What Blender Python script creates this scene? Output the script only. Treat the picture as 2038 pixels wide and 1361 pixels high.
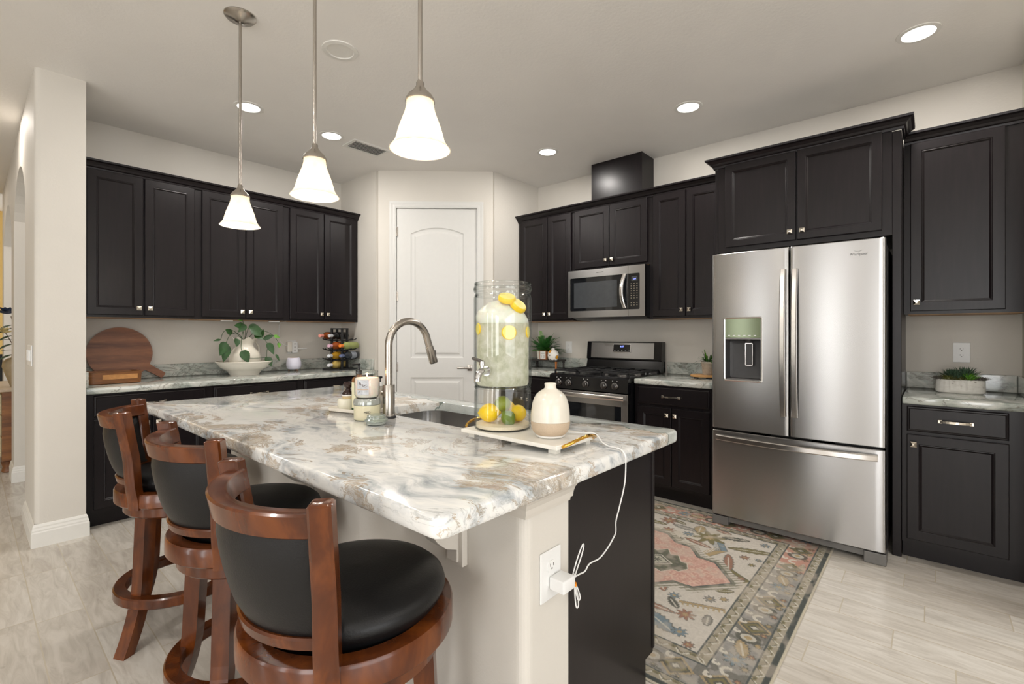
import bpy, bmesh, math, random
import numpy as np
from mathutils import Vector, Matrix
random.seed(7)
PI = math.pi
S = bpy.context.scene
COL = S.collection
for o in list(bpy.data.objects): bpy.data.objects.remove(o)

# ---------------------------------------------------------------- camera
TH = 0.7205; FPX = 951.28
cam = bpy.data.cameras.new('camera'); cam.sensor_fit = 'HORIZONTAL'; cam.sensor_width = 36.0
cam.lens = 36.0*FPX/2038; cam.shift_y = -(680.5-664.63)/2038; cam.clip_start = 0.05
camo = bpy.data.objects.new('camera', cam); COL.objects.link(camo)
camo.location = (0, 0, 1.2629); camo.rotation_euler = (PI/2, 0, TH-PI/2)
S.camera = camo
S.view_settings.view_transform = 'Standard'; S.view_settings.look = 'None'
S.view_settings.gamma = 1.0; S.view_settings.exposure = -0.12
S.view_settings.use_curve_mapping = False
# ---------------------------------------------------------------- world and daylight
W = bpy.data.worlds.new('world'); S.world = W; W.use_nodes = True
W.node_tree.nodes['Background'].inputs[0].default_value = (0.93, 0.96, 1.0, 1)
W.node_tree.nodes['Background'].inputs[1].default_value = 2.6
def area(name, loc, rot, sx, sy, power, color=(1,1,1), shape='RECTANGLE', spread=PI):
    l = bpy.data.lights.new(name, 'AREA'); l.shape = shape; l.size = sx; l.size_y = sy
    l.energy = power; l.color = color; l.spread = spread
    o = bpy.data.objects.new(name, l); COL.objects.link(o); o.location = loc; o.rotation_euler = rot
    return o
DAY = (1.0, 0.985, 0.97)
WEST = [(-1.5, -.15), (.85, 1.35), (2.75, 3.15)]      # added window openings, unseen, spaced to reflect as bands in the refrigerator (y ranges)
def portal(loc, rot, sx, sy):
    o = area('window_portal', loc, rot, sx, sy, 1.0); o.data.cycles.is_portal = True
for a, b in WEST:
    portal((-3.98, (a+b)/2, 1.33), (0, -PI/2, 0), 2.3, b-a)
    area('window_fill', (-3.9, (a+b)/2, 1.35), (0, -PI/2, 0), 2.2, (b-a)*.9, 40*(b-a), DAY)  # fill lamp added inside each unseen west opening
portal((-.6, -3.98, 1.33), (PI/2, 0, 0), 4.0, 2.3)
area('window_fill', (-0.6, -3.9, 1.35), (PI/2, 0, 0), 3.6, 2.2, 55, DAY)  # broad fill lamp added at the unseen south opening
CAN_W = 12; PEND_W = 3
WARM = (1.0, 0.87, 0.74)

# ---------------------------------------------------------------- colour and node helpers
def lin(r, g=None, b=None):
    if g is None: g = b = r
    f = lambda c: (c/255/12.92) if c/255 <= 0.04045 else ((c/255+0.055)/1.055)**2.4
    return (f(r), f(g), f(b), 1)
class NT:
    def __init__(s, name):
        s.m = bpy.data.materials.new(name); s.m.use_nodes = True; s.t = s.m.node_tree; s.n = s.t.nodes
        s.p = s.n['Principled BSDF']; s.out = s.n['Material Output']
    def link(s, a, b): s.t.links.new(a, b)
    def node(s, typ, **k):
        n = s.n.new(typ)
        for a, v in k.items(): setattr(n, a, v)
        return n
    def inp(s, sock, v):
        if isinstance(v, bpy.types.NodeSocket): s.link(v, sock)
        elif v is not None: sock.default_value = v
    def math(s, op, a, b=None, c=None, clamp=False):
        n = s.node('ShaderNodeMath', operation=op, use_clamp=clamp)
        for i, v in enumerate((a, b, c)):
            if v is not None: s.inp(n.inputs[i], v)
        return n.outputs[0]
    def coord(s, kind='Object'): return s.node('ShaderNodeTexCoord').outputs[kind]
    def mapping(s, vec, scale=(1,1,1), rot=(0,0,0), loc=(0,0,0)):
        n = s.node('ShaderNodeMapping'); s.link(vec, n.inputs[0])
        n.inputs['Scale'].default_value = scale; n.inputs['Rotation'].default_value = rot; n.inputs['Location'].default_value = loc
        return n.outputs[0]
    def noise(s, vec, scale=5, detail=4, rough=.5, dist=0):
        n = s.node('ShaderNodeTexNoise'); s.link(vec, n.inputs['Vector'])
        n.inputs['Scale'].default_value = scale; n.inputs['Detail'].default_value = detail
        n.inputs['Roughness'].default_value = rough; n.inputs['Distortion'].default_value = dist
        return n.outputs[0]
    def ramp(s, fac, stops):
        n = s.node('ShaderNodeValToRGB'); s.link(fac, n.inputs[0]); e = n.color_ramp.elements
        while len(e) < len(stops): e.new(0.5)
        for i, (p, c) in enumerate(stops):
            e[i].position = p; e[i].color = c if hasattr(c, '__len__') else (c, c, c, 1)
        return n.outputs[0]
    def mix(s, fac, a, b, mode='MIX'):
        n = s.node('ShaderNodeMix', data_type='RGBA', blend_type=mode)
        s.inp(n.inputs[0], fac); s.inp(n.inputs[6], a); s.inp(n.inputs[7], b)
        return n.outputs[2]
    def bump(s, h, strength=.2, dist=.002):
        n = s.node('ShaderNodeBump'); s.link(h, n.inputs['Height'])
        n.inputs['Strength'].default_value = strength; n.inputs['Distance'].default_value = dist
        s.link(n.outputs[0], s.p.inputs['Normal']); return n.outputs[0]
    def set(s, color=None, rough=None, metal=None, **k):
        s.inp(s.p.inputs['Base Color'], color); s.inp(s.p.inputs['Roughness'], rough); s.inp(s.p.inputs['Metallic'], metal)
        for a, v in k.items(): s.inp(s.p.inputs[a.replace('_', ' ')], v)
        return s.m
def plain(name, color, rough=.5, metal=0.0, var=.06, nscale=30, bump=0, bscale=200, **k):
    """base colour with a little procedural variation"""
    t = NT(name); co = t.coord()
    f = t.noise(co, nscale, 3)
    dark = tuple(c*(1-var) for c in color[:3])+(1,); lite = tuple(min(1, c*(1+var)) for c in color[:3])+(1,)
    c = t.ramp(f, [(.3, dark), (.7, lite)])
    if bump: t.bump(t.noise(co, bscale, 3), bump, .002)
    return t.set(c, rough, metal, **k)
def emit(name, color, strength):
    t = NT(name); return t.set((0, 0, 0, 1), .5, 0, Emission_Color=color, Emission_Strength=strength)

M = {}
def mk_paint(name, c, bscale=90, bs=.25, var=.015):
    t = NT(name); co = t.coord(); n = t.noise(co, bscale, 3, .6)
    f = t.noise(co, 3, 2)
    col = t.ramp(f, [(.3, tuple(x*(1-var) for x in c[:3])+(1,)), (.7, tuple(min(1,x*(1+var)) for x in c[:3])+(1,))])
    t.bump(n, bs, .003); return t.set(col, .62, 0)
M['wall'] = mk_paint('wall_paint', lin(213, 208, 199))
M['ceiling'] = mk_paint('ceiling_paint', lin(236, 233, 228), 60, .35)
M['yellow'] = mk_paint('yellow_paint', lin(222, 186, 112))
M['white'] = plain('white_trim_paint', lin(228, 226, 220), .38, var=.01)
M['door'] = plain('white_door_paint', lin(214, 213, 209), .4, var=.01)
M['trim'] = plain('island_trim_paint', lin(214, 208, 198), .42, var=.01)
def mk_wood_dark():
    t = NT('espresso_stained_wood'); co = t.coord()
    n = t.noise(t.mapping(co, (12, 12, 1.2)), 5, 3, .5)
    c = t.ramp(n, [(.25, lin(20, 16, 18)), (.6, lin(25, 20, 22)), (.85, lin(31, 25, 26))])
    return t.set(c, .31, 0, Specular_IOR_Level=.30)
M['cab'] = mk_wood_dark()
M['cab_raw'] = plain('raw_plywood_underside', lin(176, 140, 104), .6)
def mk_marble():
    t = NT('veined_granite'); co = t.coord()
    warp = t.noise(t.mapping(co, (1, 1, 1)), 2.2, 3, .5)
    cx = t.node('ShaderNodeCombineXYZ'); t.link(warp, cx.inputs[0]); t.inp(cx.inputs[1], t.math('MULTIPLY', warp, -.5))
    wv = t.node('ShaderNodeVectorMath', operation='SCALE'); t.link(cx.outputs[0], wv.inputs[0]); wv.inputs['Scale'].default_value = .42
    add = t.node('ShaderNodeVectorMath', operation='ADD'); t.link(co, add.inputs[0]); t.link(wv.outputs[0], add.inputs[1])
    v = add.outputs[0]
    n1 = t.noise(t.mapping(v, (5.2, 2.0, 5.2), (0, 0, -.28)), 2.4, 9, .60, .25)
    fine = t.noise(t.mapping(v, (16, 5, 16), (0, 0, -.28)), 3.0, 6, .6, .3)
    nn = t.math('ADD', t.math('MULTIPLY', n1, .78), t.math('MULTIPLY', fine, .22))
    base = t.ramp(nn, [(.33, lin(150, 158, 162)), (.40, lin(186, 190, 192)), (.47, lin(220, 221, 220)), (.54, lin(236, 235, 231)), (.64, lin(228, 228, 224)), (.72, lin(196, 200, 200))])
    n2 = t.noise(t.mapping(v, (8.5, 3.4, 8.5), (0, 0, -.30), (3, 1, 0)), 2.2, 10, .70, .5)
    n2b = t.noise(t.mapping(co, (2.6, 1.5, 1), (0, 0, -.3)), 1.9, 3, .5, .3)
    comb = t.math('ADD', t.math('MULTIPLY', n2, .55), t.math('MULTIPLY', n2b, .45))
    tan = t.ramp(comb, [(.53, 0.0), (.545, .8), (.565, .2), (.59, .8), (.61, .4), (.66, .6)])
    bwa = t.node('ShaderNodeRGBToBW'); t.link(tan, bwa.inputs[0])
    n5 = t.noise(co, 11, 4, .6)
    c1 = t.mix(bwa.outputs[0], base, t.ramp(n5, [(.35, lin(124, 108, 80)), (.55, lin(170, 144, 106)), (.70, lin(148, 106, 62))]))
    n3 = t.noise(t.mapping(v, (6, 2.8, 6), (0, 0, .2), (9, 4, 0)), 2.2, 8, .62, .8)
    rid = t.math('ABSOLUTE', t.math('SUBTRACT', n3, .5))
    ln = t.ramp(rid, [(.0, .4), (.008, .18), (.02, .0)])
    bw2 = t.node('ShaderNodeRGBToBW'); t.link(ln, bw2.inputs[0])
    n4 = t.noise(t.mapping(co, (1, 1, 1), (0, 0, 0), (5, 5, 5)), 4, 3)
    bw4 = t.node('ShaderNodeRGBToBW'); t.link(t.ramp(n4, [(.48, 0.0), (.58, 1.0)]), bw4.inputs[0])
    f3 = t.math('MULTIPLY', bw2.outputs[0], bw4.outputs[0])
    c2 = t.mix(f3, c1, lin(96, 102, 100))
    # the grey-green zone with a dark green vein along the aisle edge
    sx_ = t.node('ShaderNodeSeparateXYZ'); t.link(co, sx_.inputs[0])
    wob = t.noise(t.mapping(co, (1, 1, 1), (0, 0, 0), (2, 7, 0)), 3.2, 5, .55)
    ed = t.math('ADD', t.math('SUBTRACT', sx_.outputs[0], 1.60), t.math('MULTIPLY', t.math('SUBTRACT', wob, .5), .35))
    zone = t.math('MULTIPLY', t.math('GREATER_THAN', ed, 0.0), .75)
    c3 = t.mix(zone, c2, t.mix(n1, lin(138, 150, 148), lin(206, 212, 208)))
    vein = t.math('MULTIPLY', t.math('LESS_THAN', t.math('ABSOLUTE', ed), .0035), .75)
    c4 = t.mix(vein, c3, lin(88, 108, 100))
    return t.set(c4, .10, 0, Coat_Weight=.2, Coat_Roughness=.05)
M['marble'] = mk_marble()
def mk_marble_green():
    t = NT('grey_green_granite'); co = t.coord()
    n1 = t.noise(t.mapping(co, (1.6, 1.6, 3), (0, .3, .1)), 2.6, 8, .64, 1.4)
    base = t.ramp(n1, [(.25, lin(112, 122, 116)), (.42, lin(160, 167, 160)), (.55, lin(196, 199, 192)), (.68, lin(210, 208, 200)), (.78, lin(150, 136, 116)), (.9, lin(186, 186, 178))])
    n3 = t.noise(t.mapping(co, (2, 2, 4), (0, 0, 0), (9, 4, 0)), 2.2, 7, .6, 1.6)
    rid = t.math('ABSOLUTE', t.math('SUBTRACT', n3, .5))
    ln = t.ramp(rid, [(.0, .7), (.015, .2), (.035, .0)])
    bw2 = t.node('ShaderNodeRGBToBW'); t.link(ln, bw2.inputs[0])
    return t.set(t.mix(bw2.outputs[0], base, lin(92, 84, 74)), .12, 0, Coat_Weight=.3, Coat_Roughness=.05)
M['marble2'] = mk_marble_green()
M['marble_white'] = plain('white_marble', lin(232, 229, 220), .3, var=.05, nscale=12)
def mk_floor():
    t = NT('wood_look_tile'); co = t.coord(); sep = t.node('ShaderNodeSeparateXYZ'); t.link(co, sep.inputs[0])
    x, y = sep.outputs[0], sep.outputs[1]
    u = t.math('DIVIDE', t.math('SUBTRACT', x, .357), .1608)
    row = t.math('FLOOR', u); fu = t.math('SUBTRACT', u, row)
    wn = t.node('ShaderNodeTexWhiteNoise', noise_dimensions='1D'); t.link(row, wn.inputs['W'])
    vv = t.math('ADD', t.math('DIVIDE', y, .607), t.math('MULTIPLY', wn.outputs['Value'], 1.0))
    colm = t.math('FLOOR', vv); fv = t.math('SUBTRACT', vv, colm)
    cmb = t.node('ShaderNodeCombineXYZ'); t.link(row, cmb.inputs[0]); t.link(colm, cmb.inputs[1])
    wn2 = t.node('ShaderNodeTexWhiteNoise', noise_dimensions='2D'); t.link(cmb.outputs[0], wn2.inputs['Vector'])
    # grain, shifted per plank
    sh = t.node('ShaderNodeVectorMath', operation='ADD'); t.link(co, sh.inputs[0])
    sc = t.node('ShaderNodeVectorMath', operation='SCALE'); t.link(wn2.outputs['Color'], sc.inputs[0]); sc.inputs['Scale'].default_value = 7
    t.link(sc.outputs[0], sh.inputs[1])
    g = t.noise(t.mapping(sh.outputs[0], (13, 2.2, 1)), 2.0, 7, .6, 1.1)
    c = t.ramp(g, [(.25, lin(186, 180, 172)), (.45, lin(203, 198, 190)), (.6, lin(214, 210, 203)), (.8, lin(221, 218, 212))])
    tint = t.ramp(wn2.outputs['Value'], [(0, lin(236, 232, 227)), (1, lin(255, 254, 252))])
    c = t.mix(1.0, c, tint, 'MULTIPLY')
    kn = t.noise(t.mapping(sh.outputs[0], (7, 4, 1)), 1.3, 2, .4)
    kf = t.ramp(kn, [(.735, 0.0), (.765, .8)])
    bwk = t.node('ShaderNodeRGBToBW'); t.link(kf, bwk.inputs[0])
    c = t.mix(bwk.outputs[0], c, lin(150, 140, 126))
    def edge(f, w):
        a = t.math('MINIMUM', f, t.math('SUBTRACT', 1.0, f)); return t.math('LESS_THAN', a, w)
    gr = t.math('MAXIMUM', edge(fu, .014), edge(fv, .004))
    c = t.mix(gr, c, lin(190, 180, 162))
    h = t.math('SUBTRACT', 1.0, gr); t.bump(h, .25, .0012)
    return t.set(c, .27, 0)
M['floor'] = mk_floor()
def mk_steel(name, c=lin(186, 184, 181), rough=.3, aniso=.75, tan='Z'):
    t = NT(name); co = t.coord()
    n = t.noise(t.mapping(co, (1.0, 1.0, 90)), 3, 2)
    tg = t.node('ShaderNodeCombineXYZ'); tg.inputs[2].default_value = 1.0; t.link(tg.outputs[0], t.p.inputs['Tangent'])
    r = rough
    cc = t.ramp(n, [(.3, tuple(x*.99 for x in c[:3])+(1,)), (.7, c)])
    return t.set(cc, r, 1.0, Anisotropic=aniso)
M['steel'] = mk_steel('brushed_stainless_steel', lin(172, 171, 170), .27)
M['steel_dark'] = plain('dark_brushed_metal', lin(120, 118, 116), .35, 1.0)
M['nickel'] = plain('brushed_nickel', lin(178, 172, 164), .27, 1.0, var=.03)
M['chrome'] = plain('polished_chrome', lin(214, 214, 214), .08, 1.0, var=.01)
M['knob'] = plain('satin_nickel_hardware', lin(214, 206, 192), .2, 1.0, var=.02)
M['gold'] = plain('polished_brass', lin(212, 164, 74), .14, 1.0, var=.05)
M['black'] = plain('black_enamel', lin(14, 14, 16), .14, 0)
M['black_matte'] = plain('black_cast_iron', lin(26, 26, 28), .5, 0)
M['glass_black'] = plain('dark_oven_glass', lin(22, 24, 27), .04, 0, Specular_IOR_Level=.8)
M['grey_plastic'] = plain('dark_grey_plastic', lin(58, 57, 58), .4, 0)
M['grey_foot'] = plain('grey_appliance_plastic', lin(112, 110, 107), .4, .2)
M['plastic'] = plain('white_plastic', lin(232, 232, 230), .35, var=.01)
M['slot'] = plain('outlet_slot', lin(70, 62, 54), .6)
M['leather'] = plain('black_leather', lin(17, 17, 18), .40, 0, Specular_IOR_Level=.35, bump=.25, bscale=260)
def mk_cherry():
    t = NT('cherry_lacquered_wood'); co = t.coord()
    n = t.noise(t.mapping(co, (3, 3, 1.1)), 5, 4, .55, .5)
    c = t.ramp(n, [(.2, lin(48, 22, 7)), (.5, lin(86, 41, 13)), (.8, lin(124, 66, 22))])
    return t.set(c, .24, 0, Specular_IOR_Level=.4, Coat_Weight=.25, Coat_Roughness=.08)
M['cherry'] = mk_cherry()
def mk_board(name, a, b, c3, rot):
    t = NT(name); co = t.coord()
    n = t.noise(t.mapping(co, (3, 3, 22), rot), 3, 6, .65, .5)
    w = t.noise(t.mapping(co, (.3, .3, 15), rot), 1, 1)
    c = t.ramp(n, [(.25, a), (.5, b), (.75, c3)])
    c = t.mix(.5, c, t.ramp(w, [(.4, a), (.6, c3)]))
    return t.set(c, .4, 0)
M['board'] = mk_board('acacia_wood', lin(82, 42, 24), lin(122, 70, 42), lin(158, 104, 68), (0, -.6, 0))
M['board2'] = mk_board('honey_wood', lin(88, 52, 28), lin(122, 76, 40), lin(168, 112, 62), (0, 0, 0))
M['ceramic'] = plain('cream_ceramic', lin(222, 216, 202), .22, var=.03)
M['ceramic_w'] = plain('white_ceramic', lin(234, 228, 216), .2, var=.02)
M['leaf'] = plain('green_leaf', lin(34, 72, 26), .4, var=.35, nscale=25)
M['leaf_l'] = plain('light_green_leaf', lin(96, 150, 46), .4, var=.25)
M['leaf_g'] = plain('grey_green_succulent', lin(74, 98, 76), .5, var=.35, nscale=60)
M['lemon'] = plain('lemon_peel', lin(246, 206, 24), .38, var=.05, bump=.3, bscale=300)
M['lime'] = plain('lime_peel', lin(134, 146, 18), .35, var=.12, bump=.3, bscale=300)
M['pulp'] = plain('lemon_flesh', lin(240, 226, 120), .4)
M['sand'] = plain('cream_sand', lin(232, 218, 192), .9, var=.12, nscale=500, bump=.5, bscale=600)
M['stone'] = plain('speckled_tan_stoneware', lin(192, 172, 148), .6, var=.08, nscale=500)
def thin_glass(name, tint=(.985, .99, .985, 1), edge=(.34, .40, .39, 1), gl=.02):
    t = NT(name)
    tr = t.node('ShaderNodeBsdfTransparent'); g = t.node('ShaderNodeBsdfGlossy'); g.inputs['Roughness'].default_value = gl
    lw = t.node('ShaderNodeLayerWeight'); lw.inputs['Blend'].default_value = .5
    f_ = t.math('POWER', lw.outputs['Facing'], 5.0)
    t.link(t.mix(f_, tint, edge), tr.inputs[0])
    fr = t.math('ADD', t.math('MULTIPLY', f_, .55), .035)
    mx = t.node('ShaderNodeMixShader'); t.link(fr, mx.inputs[0]); t.link(tr.outputs[0], mx.inputs[1]); t.link(g.outputs[0], mx.inputs[2])
    t.link(mx.outputs[0], t.out.inputs[0]); t.n.remove(t.p); return t.m
M['glass'] = thin_glass('clear_glass')
def mk_water():
    t = NT('cloudy_iced_lemonade'); co = t.coord()
    n = t.noise(co, 26, 6, .62, .4)
    d = t.node('ShaderNodeBsdfDiffuse'); tl = t.node('ShaderNodeBsdfTranslucent'); tr = t.node('ShaderNodeBsdfTransparent')
    c = t.ramp(n, [(.3, lin(206, 210, 188)), (.45, lin(230, 232, 214)), (.55, lin(240, 240, 228)), (.7, lin(252, 252, 246))])
    t.link(c, d.inputs[0]); t.link(c, tl.inputs[0]); tr.inputs[0].default_value = lin(246, 246, 234)
    m1 = t.node('ShaderNodeMixShader'); m1.inputs[0].default_value = .5; t.link(d.outputs[0], m1.inputs[1]); t.link(tl.outputs[0], m1.inputs[2])
    m2 = t.node('ShaderNodeMixShader'); t.link(t.ramp(n, [(.3, .7), (.7, .95)]), m2.inputs[0]); t.link(tr.outputs[0], m2.inputs[1]); t.link(m1.outputs[0], m2.inputs[2])
    t.link(m2.outputs[0], t.out.inputs[0]); t.n.remove(t.p); return t.m
M['water'] = mk_water()
M['ice'] = plain('crushed_ice', lin(226, 228, 216), .25, var=.05, nscale=40, bump=.5, bscale=50, Subsurface_Weight=.3)
def mk_shade():
    t = NT('frosted_alabaster_glass'); co = t.coord(); n = t.noise(co, 14, 4, .6, 1)
    c = t.ramp(n, [(.3, lin(250, 240, 222)), (.7, lin(255, 251, 242))])
    tl = t.node('ShaderNodeBsdfTranslucent'); d = t.node('ShaderNodeBsdfDiffuse'); t.link(c, tl.inputs[0]); t.link(c, d.inputs[0])
    m1 = t.node('ShaderNodeMixShader'); m1.inputs[0].default_value = .35; t.link(tl.outputs[0], m1.inputs[1]); t.link(d.outputs[0], m1.inputs[2])
    e = t.node('ShaderNodeEmission'); e.inputs[0].default_value = (1, .86, .66, 1); e.inputs[1].default_value = .10
    ad = t.node('ShaderNodeAddShader'); t.link(m1.outputs[0], ad.inputs[0]); t.link(e.outputs[0], ad.inputs[1])
    t.link(ad.outputs[0], t.out.inputs[0]); t.n.remove(t.p); return t.m
M['shade'] = mk_shade()
M['bulb'] = emit('lit_bulb', (1, .9, .75, 1), 4)
M['canlens'] = emit('lit_downlight_lens', (1, .97, .93, 1), 6)

# ---------------------------------------------------------------- mesh builder
class MB:
    def __init__(s): s.b = bmesh.new()
    def box(s, x0, x1, y0, y1, z0, z1, bev=0, seg=2):
        r = bmesh.ops.create_cube(s.b, size=1)
        for v in r['verts']:
            v.co = ((x0+x1)/2+v.co.x*(x1-x0), (y0+y1)/2+v.co.y*(y1-y0), (z0+z1)/2+v.co.z*(z1-z0))
        if bev:
            e = list({e for v in r['verts'] for e in v.link_edges})
            bmesh.ops.bevel(s.b, geom=e, offset=bev, segments=seg, affect='EDGES', profile=.5)
        return s
    def rings(s, rs, close=False, cap0=True, cap1=True):
        L = [[s.b.verts.new(p) for p in r] for r in rs]; n = len(L[0])
        for a, b in zip(L, L[1:]+([L[0]] if close else [])):
            for i in range(n):
                try: s.b.faces.new((a[i], a[(i+1) % n], b[(i+1) % n], b[i]))
                except ValueError: pass
        if not close:
            if cap0: s.b.faces.new(L[0][::-1])
            if cap1: s.b.faces.new(L[-1])
        return s
    def lathe(s, prof, c=(0, 0, 0), n=32, sx=1, sy=1, wave=None):
        rs = []
        for i, (r, z) in enumerate(prof):
            rr = []
            for k in range(n):
                a = 2*PI*k/n; q = max(r, 1e-5)*(1+(wave[0]*math.sin(wave[1]*a)*wave[2][i] if wave else 0))
                zz = z+(wave[3]*math.sin(wave[1]*a)*wave[2][i] if wave else 0)
                rr.append((c[0]+q*math.cos(a)*sx, c[1]+q*math.sin(a)*sy, c[2]+zz))
            rs.append(rr)
        s.rings(rs, cap0=prof[0][0] > 1e-4, cap1=prof[-1][0] > 1e-4); 
        return s
    def shell(s, prof, t, c=(0, 0, 0), n=32, **k):
        """thin revolved wall: outer profile out, inner profile back"""
        return s.lathe(prof+[(max(r-t, 1e-5), z) for r, z in prof[::-1]], c, n, **k)
    def tube(s, pts, r, n=10, caps=True):
        pts = [Vector(p) for p in pts]; rs = []; up = None
        for i, p in enumerate(pts):
            d = (pts[min(i+1, len(pts)-1)]-pts[max(i-1, 0)]).normalized()
            if up is None: up = d.orthogonal().normalized()
            up = (up-d*up.dot(d)).normalized(); sd = d.cross(up)
            q = r[i] if hasattr(r, '__len__') else r
            rs.append([tuple(p+up*q*math.cos(2*PI*k/n)+sd*q*math.sin(2*PI*k/n)) for k in range(n)])
        return s.rings(rs, cap0=caps, cap1=caps)
    def prism(s, poly, axis, a, b):
        """polygon in the plane across axis, from a to b"""
        f = {'x': lambda p, t: (t, p[0], p[1]), 'y': lambda p, t: (p[0], t, p[1]), 'z': lambda p, t: (p[0], p[1], t)}[axis]
        return s.rings([[f(p, a) for p in poly], [f(p, b) for p in poly]])
    def arcbar(s, a0, a1, prof, n=24, c=(0, 0)):
        """closed cross-section [(radius, z)] swept round z from angle a0 to a1"""
        full = abs(a1-a0) > 2*PI-1e-3; rs = []
        for i in range(n if full else n+1):
            a = a0+(a1-a0)*i/n
            rs.append([(c[0]+r*math.cos(a), c[1]+r*math.sin(a), z) for r, z in prof])
        return s.rings(rs, close=full)
    def blade(s, base, dirv, L, w, up=(0, 0, 1), curl=.3, n=5, fold=.15):
        """a leaf: tapered folded strip"""
        d = Vector(dirv).normalized(); up = Vector(up); sd = d.cross(up)
        if sd.length < 1e-3: sd = d.cross(Vector((1, 0, 0)))
        sd.normalize(); nn = sd.cross(d); p = Vector(base); prev = None
        for i in range(n+1):
            t = i/n; wd = w*math.sin(PI*min(.97, .12+.88*t))**.8*.5 if i < n else .0004
            q = p+d*L*t-nn*(-1)*0+Vector((0, 0, -curl*L*t*t))
            tri = [s.b.verts.new(q-sd*wd+nn*wd*fold), s.b.verts.new(q), s.b.verts.new(q+sd*wd+nn*wd*fold)]
            if prev:
                s.b.faces.new((prev[0], prev[1], tri[1], tri[0])); s.b.faces.new((prev[1], prev[2], tri[2], tri[1]))
            prev = tri
        return s
    def xf(s, mat):
        s.b.transform(mat); return s
    def build(s, name, mat, parent=None, smooth=False, kind=None):
        bmesh.ops.recalc_face_normals(s.b, faces=s.b.faces)
        me = bpy.data.meshes.new(name); s.b.to_mesh(me); s.b.free()
        me.materials.append(mat)
        if smooth:
            me.polygons.foreach_set('use_smooth', [True]*len(me.polygons))
            try: me.set_sharp_from_angle(angle=math.radians(38))
            except Exception: pass
        o = bpy.data.objects.new(name, me); COL.objects.link(o)
        if parent: o.parent = parent
        if kind: o['kind'] = kind
        return o
def tag(o, label, cat, group=None, kind=None):
    o['label'] = label; o['category'] = cat
    if group: o['group'] = group
    if kind: o['kind'] = kind
    return o
def thing(name, label, cat, loc=(0, 0, 0), rz=0, group=None):
    o = bpy.data.objects.new(name, None); COL.objects.link(o); o.empty_display_size = .05
    o.location = loc; o.rotation_euler = (0, 0, rz); return tag(o, label, cat, group)
def struct(name, mb, mat, parent=None, smooth=False):
    return mb.build(name, mat, parent, smooth, None if parent else 'structure')
def copy_tree(o, parent=None):
    c = o.copy(); COL.objects.link(c)
    if parent: c.parent = parent
    for ch in list(o.children): copy_tree(ch, c)
    return c
def text_mesh(name, body, size, mat, parent, loc, rot, ext=.0006, align='CENTER'):
    cu = bpy.data.curves.new(name, 'FONT'); cu.body = body; cu.size = size; cu.extrude = ext; cu.align_x = align; cu.align_y = 'CENTER'
    t = bpy.data.objects.new(name, cu); me = bpy.data.meshes.new_from_object(t)
    bpy.data.objects.remove(t); me.materials.clear(); me.materials.append(mat)
    o = bpy.data.objects.new(name, me); COL.objects.link(o); o.parent = parent; o.location = loc; o.rotation_euler = rot
    return o
def arcpts(c, r, a0, a1, n):
    return [(c[0]+r*math.cos(a0+(a1-a0)*i/n), c[1]+r*math.sin(a0+(a1-a0)*i/n)) for i in range(n+1)]
def rrect(x0, x1, y0, y1, r, n=6):
    return (arcpts((x1-r, y0+r), r, -PI/2, 0, n)+arcpts((x1-r, y1-r), r, 0, PI/2, n)
            + arcpts((x0+r, y1-r), r, PI/2, PI, n)+arcpts((x0+r, y0+r), r, PI, 1.5*PI, n))

# ================================================================ THE SETTING
ZC = 2.845; XR = 4.085; YL = 4.69
struct('floor', MB().box(-4.2, 4.3, -4.2, 9.2, -.06, 0), M['floor'])
struct('ceiling', MB().box(-4.2, 4.3, -4.2, 9.2, ZC, ZC+.08), M['ceiling'])
struct('wall_right', MB().box(XR, XR+.12, -.52, 3.5, 0, ZC), M['wall'])
struct('wall_corner', MB().box(2.9, XR, -.52, -.40, 0, ZC), M['wall'])
struct('wall_left', MB().box(.49, 2.75, YL, YL+.12, 0, ZC), M['wall'])
P1 = (2.622, 4.026); P2 = (3.379, 3.211)
struct('wall_return_left', MB().box(2.602, 2.722, 4.04, YL, 0, ZC), M['wall'])
struct('wall_return_right', MB().box(3.392, XR, 3.206, 3.326, 0, ZC), M['wall'])
# hall wall: bullnosed end, two arched openings seen at a grazing angle
WX0, WX1 = .26, .49
r = .025
col = [(WX1, 4.62), (WX1, 3.985)]+[(WX0+.03-.03*math.sin(a), 3.985+.03-.03*math.cos(a)) for a in [i*PI/12 for i in range(7)]]+[(WX0, 4.62)]
struct('wall_hall_end', MB().prism(col, 'z', 0, ZC), M['wall'])
def arch_wall(y0, y1, o0, o1, zs, zt):
    """wall slab x WX0..WX1 from y0 to y1 with an arched opening o0..o1 (spring height zs, crown zt)"""
    hw = (o1-o0)/2; rise = zt-zs; R = (hw*hw+rise*rise)/(2*rise); a = math.asin(min(1, hw/R))
    poly = [(y0, 0), (o0, 0), (o0, zs)]
    for i in range(1, 16):
        t = -a+2*a*i/16; poly.append(((o0+o1)/2+R*math.sin(t), zt-R+R*math.cos(t)))
    poly += [(o1, zs), (o1, 0), (y1, 0), (y1, ZC), (y0, ZC)]
    return MB().prism(poly, 'x', WX0, WX1)
struct('wall_hall', arch_wall(4.62, 6.13, 4.66, 5.86, 2.22, 2.53), M['wall'])
struct('wall_hall_far', arch_wall(6.13, 7.9, 6.2, 7.6, 2.22, 2.53), M['wall'])
struct('wall_hall_back', MB().box(.49, 2.4, 7.95, 8.05, 0, ZC), M['wall'])
struct('wall_hall_side', MB().box(.49, 2.4, 5.86, 5.96, 0, ZC), M['wall'])
struct('wall_living', MB().box(-4.2, .6, 9.0, 9.1, 0, ZC), M['yellow'])
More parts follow.
